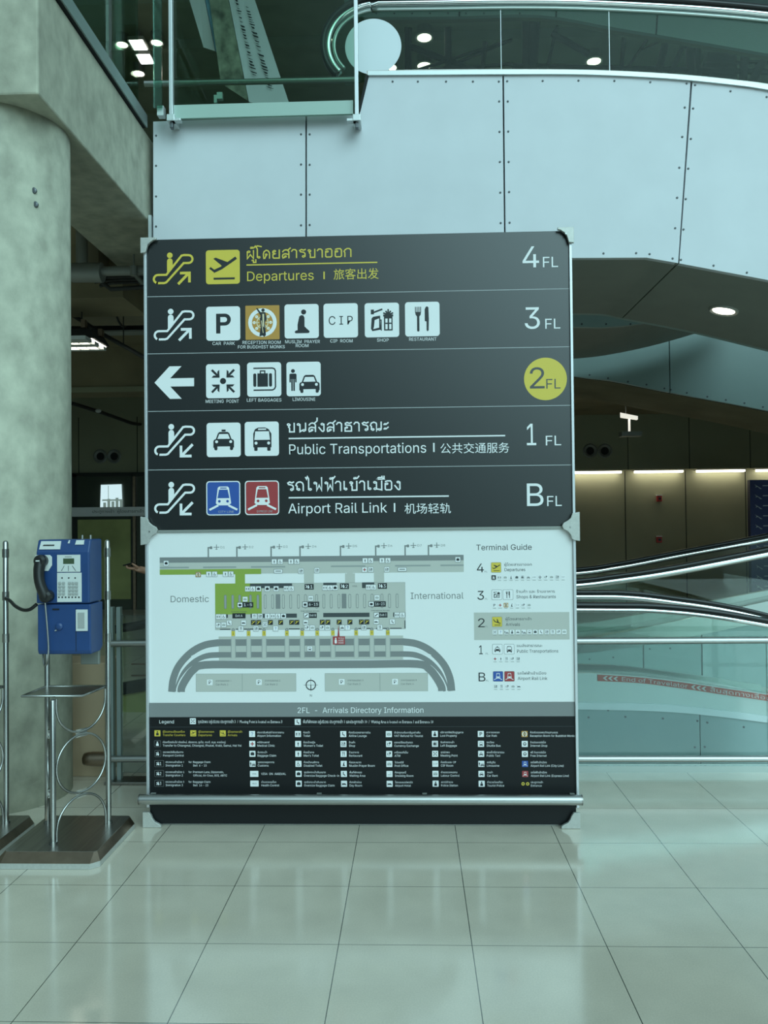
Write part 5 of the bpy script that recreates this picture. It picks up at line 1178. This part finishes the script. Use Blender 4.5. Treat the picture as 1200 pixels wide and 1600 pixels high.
for ix, y, g, bg, w, en in LEG:
    J = Ink(); J.unit(ix, y, 4.7); J.k = 2
    if bg == 'ink' and g is not g_dots: J.rrect(-w-.08, -1.08, w+.08, 1.08, .25, 'letter_gray', 1); J.rrect(-w, -1, w, 1, .2, 'sign_black2', 2)
    elif g is not g_dots: J.rrect(-w, -1, w, 1, .15, bg, 2)
    if g is g_dots: [ (J.disc(k*.75, 0, .55, 'yellow', 2, 14), J.disc(k*.75, 0, .25, 'ink', 3, 10)) for k in (-1, 1)]
    elif w > 1.2 and bg == 'ink': 
        X, Z = sg(ix-1.8, y); J.F = lambda u, v, X=X, Z=Z: (X+u*4.3*S, Z-v*4.3*S); g(J, 'white', bg, 3)
    else: g(J, 'white' if bg in ('ink', 'blue_tile', 'red_tile') else 'ink', bg, 3)
    J.build('legend_pictogram', LG, en+' pictogram')
# ---- lettering on the warning tape and the storefront band
zm = lambda x: (lerp_path(tp0, x)+lerp_path(tp1, x))/2
I = Ink(y=AY-.0137); X0 = at(933, 1058, AY).x; q = AY/FPX
I.F = lambda px, v: ((X0+(px-933)*q), zm(X0+(px-933)*q)-v*q)
def chev(x):
    for k in range(3):
        a = x+k*8; I.poly([(a, 0), (a+4.5, -3.4), (a+7.5, -3.4), (a+4, 0), (a+7.5, 3.4), (a+4.5, 3.4)], 'tape_ink')
chev(941); I.text('End of Travelator', 970, 3, 1070, 6, 'tape_ink'); chev(1075); I.text('สิ้นสุดทางเลื่อน', 1104, 3, 1196, 5, 'tape_ink', ref='T'); chev(1203); I.text('End of Travelator', 1236, 3, 1336, 6, 'tape_ink')
I.build('lettering', TAPE)
I = Ink(y=BW-.5205); a = at(145, 799.5, BW-.5); q = BW/FPX; I.F = lambda px, v: (a.x+(px-145)*q, a.z-v*q)
I.text('ประตูทางเข้า  ผู้โดยสารขาเข้า', 145, 2, 224, 3.4, 'ink_soft', ref='T'); I.build('lettering', sg_)
# ================================================================== pay phone and its stands
PF, PB, PL = (-1.732, 3.93), (-1.567, 4.21), (-1.884, 4.21)
st = thing('phone_stand', 'stainless telephone stand with ring loops carrying the blue pay phone', 'phone stand', (-1.71, 4.065, 0), 'stainless telephone stands')
def octo(x0, x1, y0, y1, c, z): return [(x0+c, y0, z), (x1-c, y0, z), (x1, y0+c, z), (x1, y1-c, z), (x1-c, y1, z), (x0+c, y1, z), (x0, y1-c, z), (x0, y0+c, z)]
b = MB().mat('bracket').hull(octo(-1.955, -1.465, 3.79, 4.34, .035, .001), octo(-1.955, -1.465, 3.79, 4.34, .035, .027))
b.mat('bronze').hull(octo(-1.955, -1.465, 3.79, 4.34, .035, .0271), octo(-1.93, -1.49, 3.845, 4.32, .012, .06))
b.mat('steel_dark').hull(octo(-1.93, -1.49, 3.845, 4.32, .012, .0601), octo(-1.93, -1.49, 3.845, 4.32, .012, .063))
obj('base', b, parent=st)
def post(x, y, top, collars):
    o = obj('post', MB().mat('stand_steel').tube([(x, y, .063), (x, y, top-.012), (x, y, top-.004), (x, y, top)], .0135, 18, rr=[.0135, .0135, .010, .003]), parent=st)
    for z in collars: obj('collar', MB().mat('stand_steel').tube([(x, y, z-.022), (x, y, z+.022)], .0168, 18), parent=o)
    obj('foot_ring', MB().mat('stand_steel').tube([(x, y, .0631), (x, y, .075)], .019, 16), parent=o)
zz = lambda py: at(163, py, 4.21).z
post(*PB, zz(843), (zz(863), zz(930), zz(996))); post(*PL, zz(843), (zz(863), zz(930), zz(996))); post(*PF, .755, ())
sh = .763
o = obj('shelf', MB().mat('steel_dark').hull([(-1.895, 3.965, sh-.004), (-1.60, 3.965, sh-.004), (-1.575, 4.20, sh-.004), (-1.885, 4.20, sh-.004)], [(-1.895, 3.965, sh), (-1.60, 3.965, sh), (-1.575, 4.20, sh), (-1.885, 4.20, sh)]), parent=st)
obj('shelf_rim', MB().mat('stand_steel').tube([(-1.897, 3.96, sh), (-1.60, 3.96, sh), (-1.573, 4.205, sh), (-1.885, 4.205, sh), (-1.897, 3.96, sh)], .0062, 10), parent=o)
def loops(A, B):
    A = Vector((*A, 0)); B = Vector((*B, 0)); u = (B-A).normalized(); A2 = A+u*.020; B2 = B-u*.018; m = (A2+B2)/2; r = (B2-A2).length/2
    P = lambda t, zc: (m.x+u.x*r*math.cos(t), m.y+u.y*r*math.cos(t), zc+r*math.sin(t))
    zs_ = (.758-.02, .573-r+.0, .248-r)
    zc = .41; T = [i*math.pi/20 for i in range(41)]
    obj('ring', MB().mat('stand_steel').tube([P(t, zc) for t in T], .006, 10, cap=False), parent=st)
    obj('arc', MB().mat('stand_steel').tube([P(math.pi, .752), P(math.pi, zc+2*r+.012)]+[P(math.pi+i*math.pi/16, zc+2*r+.012) for i in range(1, 17)]+[P(0, .752)], .006, 10), parent=st)
    zb = zc-2*r-.012
    obj('arc', MB().mat('stand_steel').tube([P(math.pi, .063)]+[P(math.pi-i*math.pi/16, max(zb, .085)) for i in range(17)]+[P(0, .063)], .006, 10), parent=st)
    for z in (zc+r+.006, zc-r-.006):
        obj('clip', MB().mat('chrome').hull([(m.x-u.x*.02-.008*abs(u.y), m.y-u.y*.02-.012, z-.02), (m.x+u.x*.02-.008*abs(u.y), m.y+u.y*.02-.012, z-.02), (m.x+u.x*.02+.008*abs(u.y), m.y+u.y*.02+.01, z-.02), (m.x-u.x*.02+.008*abs(u.y), m.y-u.y*.02+.01, z-.02)],
            [(m.x-u.x*.02-.008*abs(u.y), m.y-u.y*.02-.012, z+.02), (m.x+u.x*.02-.008*abs(u.y), m.y+u.y*.02-.012, z+.02), (m.x+u.x*.02+.008*abs(u.y), m.y+u.y*.02+.01, z+.02), (m.x-u.x*.02+.008*abs(u.y), m.y-u.y*.02+.01, z+.02)]), parent=st, bevel=.002)
loops(PF, PB); loops(PF, PL)
YF, YB = 3.94, 4.10
xa, xb = at(56.5, 930, YF).x, at(140, 930, YF).x
zt, zm_, zb = at(95, 843, YF).z, at(95, 944, YF).z, at(95, 1023, YF).z
bp = obj('backplate', MB().mat('backplate').box(xa+.14, at(156, 1030, 4.135).x, 4.125, 4.145, at(130, 1038, 4.13).z, zt-.02), parent=st, bevel=.004)
s2 = copy_tree(st); s2.location.x -= .532; s2['label'] = 'second stainless telephone stand cut off by the left picture edge'
for ch in [q for q in SC.objects if q.parent == s2 and q.name.startswith('backplate')]: bpy.data.objects.remove(ch)

ph = thing('pay_phone', 'blue pay phone with black handset mounted on the ringed stainless stand', 'telephone', ((xa+xb)/2, 4.0, zb))
def loft(z0, z1, x0, x1, yf0, yf1): return [(x0, yf0, z0), (x1, yf0, z0), (x1+.004, YB, z0), (x0, YB, z0)], [(x0, yf1, z1), (x1, yf1, z1), (x1-.004, YB, z1), (x0, YB, z1)]
zk = at(95, 863, YF).z
b = MB().mat('phone_blue')
prof = [(YF, zm_+.003), (YF, zk), (YF+.022, zt), (YB, zt), (YB, zm_+.003)]
def side(prof, x0, x1): return MB().mat('phone_blue').add([(x0, y, z) for y, z in prof]+[(x1, y, z) for y, z in prof], [tuple(range(len(prof)))[::-1], tuple(range(len(prof), 2*len(prof)))]+[(i, (i+1) % len(prof), (i+1) % len(prof)+len(prof), i+len(prof)) for i in range(len(prof))])
obj('upper_body', side(prof, xa, xb), parent=ph, bevel=.008, seg=3)
prof = [(YF+.012, zb), (YF+.004, zb+.02), (YF+.004, zm_-.001), (YB, zm_-.001), (YB, zb+.02), (YB-.03, zb)]
lo_ = obj('lower_door', side(prof, xa+.004, xb+.003), parent=ph, bevel=.006, seg=3)
obj('mount', MB().mat('backplate').box(xa+.05, xb-.05, YB+.0005, 4.1245, zb+.1, zt-.08), parent=ph)
def PX(x, y, d=YF): q = at(x, y, d); return q.x, q.z
def plate(name, x0, y0, x1, y1, mt, t=.004, parent=ph, bev=.0015, base=YF, label=None):
    (a, b_), (c, d_) = PX(x0, y0), PX(x1, y1)
    o = obj(name, MB().mat(mt).box(min(a, c), max(a, c), base-t, base-.0002, min(b_, d_), max(b_, d_)), parent=parent, bevel=bev)
    if label: o['label'] = label
    return o
# sloping top strip carries the card slot
def tilt(name, x0, y0, x1, y1, mt, t, parent=ph):
    f = lambda py: YF+.022*(at(95, py, YF).z-zk)/(zt-zk)
    (a, z0), (c, z1) = PX(x0, y1), PX(x1, y0)
    return obj(name, MB().mat(mt).hull([(a, f(y1)-t, z0), (c, f(y1)-t, z0), (c, f(y1)+.004, z0), (a, f(y1)+.004, z0)], [(a+.004, f(y0)-t, z1), (c, f(y0)-t, z1), (c, f(y0)+.004, z1), (a+.004, f(y0)+.004, z1)]), parent=parent)
cs = tilt('card_slot', 61, 845.5, 93.5, 858.5, 'plate', .005); tilt('slot', 66, 851, 84, 853, 'rubber', .007, cs)
tilt('coin_slot', 116, 844, 129.5, 851, 'plate', .005); tilt('logo_mark', 104, 844, 107, 849, 'plate', .003)
dp = plate('display_panel', 89.5, 867, 126, 893.5, 'plate'); plate('screen', 99.2, 872.5, 116.5, 881, 'lcd', .0055, dp)
b = MB().mat('ink')
for p, q in (((101, 884), (96.5, 892)), ((107.5, 884), (107.5, 892)), ((113.5, 884), (119, 892))):
    (a, c), (d_, e_) = PX(*p), PX(*q); b.tube([(a, YF-.0045, c), (d_, YF-.0045, e_)], .0012, 6)
for k in range(9):
    a, c = PX(102+k*1.2, 869.5); b.box(a, a+.0025, YF-.0046, YF-.004, c-.003, c)
obj('arrows', b, parent=dp)
kp = plate('keypad', 89.5, 895, 128, 940.5, 'plate')
for r in range(4):
    for x in (94.3, 100.2, 109.5, 115, 120.5):
        a, c = PX(x, 911+r*5.6); obj('key', MB().mat('keys').box(a-.0068, a+.0068, YF-.010, YF-.0041, c-.0058, c+.0058), parent=kp, bevel=.002)
b = MB().mat('ink')
for x in (97.5, 108, 118): a, c = PX(x, 903); b.lathe((a, YF-.004, c), [(.004, 0), (.003, -.002)], 'y', 12)
for k in range(7): a, c = PX(92.5+k*5.2, 933); b.box(a-.003, a+.004, YF-.005, YF-.004, c-.004, c+.003)
obj('symbols', b, parent=kp)
# cradle, handset and steel cord
a, c = PX(69, 878.5); obj('cradle', MB().mat('plate').prism([(a-.042, c+.035), (a+.03, c+.035), (a+.040, c+.025), (a+.040, c-.015), (a+.022, c-.042), (a-.03, c-.042), (a-.042, c-.03)], YF-.006, YF-.0002), parent=ph, bevel=.004)
hp_ = [PX(x, y) for x, y in ((67.5, 876), (66, 888), (66.5, 902), (69, 914), (73, 925), (76, 931))]
hs = catmull([(x, YF-.026-.012*math.sin(math.pi*i/5), z) for i, (x, z) in enumerate(hp_)], 5)
hb = MB().mat('rubber').tube(hs, .02, 18, rr=[.0275-.003*math.sin(math.pi*i/(len(hs)-1)) for i in range(len(hs))])
for (x, z), r in ((hp_[0], .030), (hp_[-1], .031)):
    hb.lathe((x, YF-.018, z), [(r*.6, -.034), (r*.95, -.024), (r, -.010), (r*.95, .0175)], 'y', 22)
a, c = hp_[0]; hb.mat('plate').box(a-.012, a+.006, YF-.0545, YF-.0515, c-.002, c+.004)
obj('handset', hb, parent=ph)
cp = [(73.5, 938), (75, 955), (77.5, 985), (79, 1010), (78, 1025), (74, 1036), (68, 1041), (63, 1034), (60, 1024)]
cpt = [PX(x, y) for x, y in cp]
obj('cord', MB().mat('stainless').tube(catmull([(x, YF-.022 if i < 5 else YF-.022+.018*(i-4), z) for i, (x, z) in enumerate(cpt)], 6), .0042, 8), parent=ph)
cr = plate('coin_return', 118.5, 952.5, 137, 986, 'plate', .006, base=YF+.004); plate('flap', 121.5, 957, 132.5, 982, 'keys', .008, cr, base=YF+.004)
a, c = PX(92, 979); obj('lock', MB().mat('phone_blue').lathe((a, YF+.004, c), [(.020, 0), (.018, -.006), (.010, -.011), (.003, -.012)], 'y', 24), parent=lo_)
a, c = PX(87.5, 985); obj('screw', MB().mat('keys').lathe((a, YF+.004, c), [(.004, 0), (.003, -.013)], 'y', 10), parent=lo_)
(a, c), (d_, e_) = PX(82, 951), PX(92, 953); obj('handle', MB().mat('rubber').box(a, d_, YF-.001, YF+.0039, e_, c), parent=lo_)
(a, c), (d_, e_) = PX(118.2, 950), PX(118.8, 1018); obj('seam', MB().mat('joint').box(a-.001, a+.001, YF+.0025, YF+.0039, e_, zm_-.02), parent=lo_)
for x in (121, 134): a, c = PX(x, 838); obj('pin', MB().mat('keys').cyl((a, YF+.06, zt-.001), (a, YF+.06, zt+.02), .004, 8), parent=ph)
cb = [(at(x, y, d).x, d, at(x, y, d).z) for x, y, d in ((57.5, 944, 4.06), (47, 952, 4.06), (36, 953, 4.08), (24, 947, 4.12), (16, 939, 4.16), (9, 935, 4.19))]
tag(obj('cable', MB().mat('rubber').tube(catmull(cb, 6), .009, 10)), 'short black cable sagging from the blue phone to the left stand', 'cable')

# ================================================================== person half hidden behind the sign
def skin(name, verts, edges, mt, parent, sub=2):
    me = bpy.data.meshes.new(name); off = root_off(parent)
    me.from_pydata([Vector(v[:3])-off for v in verts], edges, []); me.materials.append(M[mt])
    o = bpy.data.objects.new(name, me); COL.objects.link(o); o.parent = parent
    m = o.modifiers.new('skin', 'SKIN'); m.use_smooth_shade = True
    if not me.skin_vertices: 
        bm = bmesh.new(); bm.from_mesh(me); bm.verts.layers.skin.verify(); bm.to_mesh(me); bm.free()
    for i, v in enumerate(verts):
        r = v[3] if isinstance(v[3], tuple) else (v[3], v[3]); d = me.skin_vertices[0].data[i]; d.radius = r; d.use_root = (i == 0)
    if sub: s = o.modifiers.new('sub', 'SUBSURF'); s.levels = sub; s.render_levels = sub
    return o
HX, HY = -1.71, 6.44
pe = thing('person', 'person mostly hidden behind the sign, hand holding a phone out at its left edge', 'person', (HX, HY, 0))
h = lambda x, y, z: (HX+x, HY+y, z)
hand = at(216, 888, 6.2); W = (hand.x+.035, 6.2, hand.z-.012)
V = [(*h(0, 0, .95), (.13, .16)), (*h(0, 0, 1.15), (.10, .14)), (*h(.01, 0, 1.34), (.12, .17)), (*h(.01, 0, 1.45), (.06, .10)), (*h(-.01, 0, 1.53), .055), (*h(-.03, 0, 1.60), (.085, .075)), (*h(-.03, 0, 1.68), (.09, .078)), (*h(-.02, 0, 1.745), .05),
     (*h(.01, -.19, 1.40), .055), (*h(.03, -.235, 1.15), .045), (*W, .028),
     (*h(.01, .19, 1.40), .055), (*h(.03, .23, 1.14), .045), (*h(-.18, .16, 1.10), .03), (*h(-.25, .13, 1.11), .032),
     (*h(0, -.10, .88), .085), (*h(-.02, -.10, .50), .06), (*h(.02, -.10, .09), .042), (*h(-.13, -.10, .045), .038),
     (*h(0, .10, .88), .085), (*h(-.02, .10, .50), .06), (*h(.02, .10, .09), .042), (*h(-.13, .10, .045), .038)]
E_ = [(0, 1), (1, 2), (2, 3), (3, 4), (4, 5), (5, 6), (6, 7), (2, 8), (8, 9), (9, 10), (2, 11), (11, 12), (12, 13), (13, 14), (0, 15), (15, 16), (16, 17), (17, 18), (0, 19), (19, 20), (20, 21), (21, 22)]
n0 = len(V); pc = (W[0]-.045, 6.2, W[2]+.006); V.append((*pc, (.032, .018))); E_.append((10, n0))
for k, (dy, ln) in enumerate(((-.03, .034), (-.010, .042), (.010, .04), (.03, .03))):
    a = len(V); V += [(pc[0]-.03, pc[1]+dy, pc[2]+.004, .0098), (pc[0]-.03-ln, pc[1]+dy*.9, pc[2]+.012, .008), (pc[0]-.035-ln*1.1, pc[1]+dy*.8, pc[2]+.034, .007)]; E_ += [(n0, a), (a, a+1), (a+1, a+2)]
a = len(V); V += [(pc[0]+.01, pc[1]-.030, pc[2]+.02, .0095), (pc[0]-.03, pc[1]-.03, pc[2]+.045, .008)]; E_ += [(n0, a), (a, a+1)]
skin('body', V, E_, 'skin', pe)
fc = MB().mat('skin').ball(h(-.125, 0, 1.645), .02, (1.1, .7, 1.3), 10, 8)
for s in (-1, 1): fc.ball(h(-.02, s*.082, 1.65), .028, (.6, .35, 1), 10, 8)
fc.mat('ink'); [fc.ball(h(-.113, s*.034, 1.675), .009, (.6, 1.3, .7), 8, 6) for s in (-1, 1)]; fc.mat('fire_red').ball(h(-.112, 0, 1.598), .012, (.5, 1.9, .5), 8, 6)
obj('face', fc, parent=pe)
obj('hair', MB().mat('hair').ball(h(0, 0, 1.70), .104, (1.02, .92, .92), 20, 12), parent=pe)
sv = [(*h(0, 0, .93), (.15, .175)), (*h(0, 0, 1.15), (.118, .158)), (*h(.01, 0, 1.34), (.135, .185)), (*h(.01, 0, 1.43), (.08, .12)), (*h(.01, -.19, 1.40), .07), (*h(.03, -.235, 1.15), .058), (W[0]+.07, W[1]+.0, W[2]-.022, .045), (*h(.01, .19, 1.40), .07), (*h(.03, .23, 1.14), .058), (*h(-.10, .18, 1.115), .048)]
skin('jacket', sv, [(0, 1), (1, 2), (2, 3), (2, 4), (4, 5), (5, 6), (2, 7), (7, 8), (8, 9)], 'cloth_dark', pe)
tv = [(*h(0, 0, .92), (.14, .165)), (*h(0, -.10, .84), .10), (*h(-.02, -.10, .50), .075), (*h(.02, -.10, .12), .06), (*h(0, .10, .84), .10), (*h(-.02, .10, .50), .075), (*h(.02, .10, .12), .06)]
skin('trousers', tv, [(0, 1), (1, 2), (2, 3), (0, 4), (4, 5), (5, 6)], 'cloth_blue', pe)
sb_ = MB().mat('rubber')
for s in (-1, 1): sb_.ball(h(-.06, s*.10, .046), .05, (2.4, .95, .9), 14, 10)
obj('shoes', sb_, parent=pe)
mp = MB().mat('rubber').hull([(pc[0]-.095, 6.165, pc[2]+.024), (pc[0]-.025, 6.165, pc[2]+.042), (pc[0]-.025, 6.232, pc[2]+.042), (pc[0]-.095, 6.232, pc[2]+.024)], [(pc[0]-.098, 6.165, pc[2]+.034), (pc[0]-.028, 6.165, pc[2]+.052), (pc[0]-.028, 6.232, pc[2]+.052), (pc[0]-.098, 6.232, pc[2]+.034)])
tag(obj('mobile_phone', mp, bevel=.003), 'dark mobile phone in the hand at the left edge of the sign', 'mobile phone')
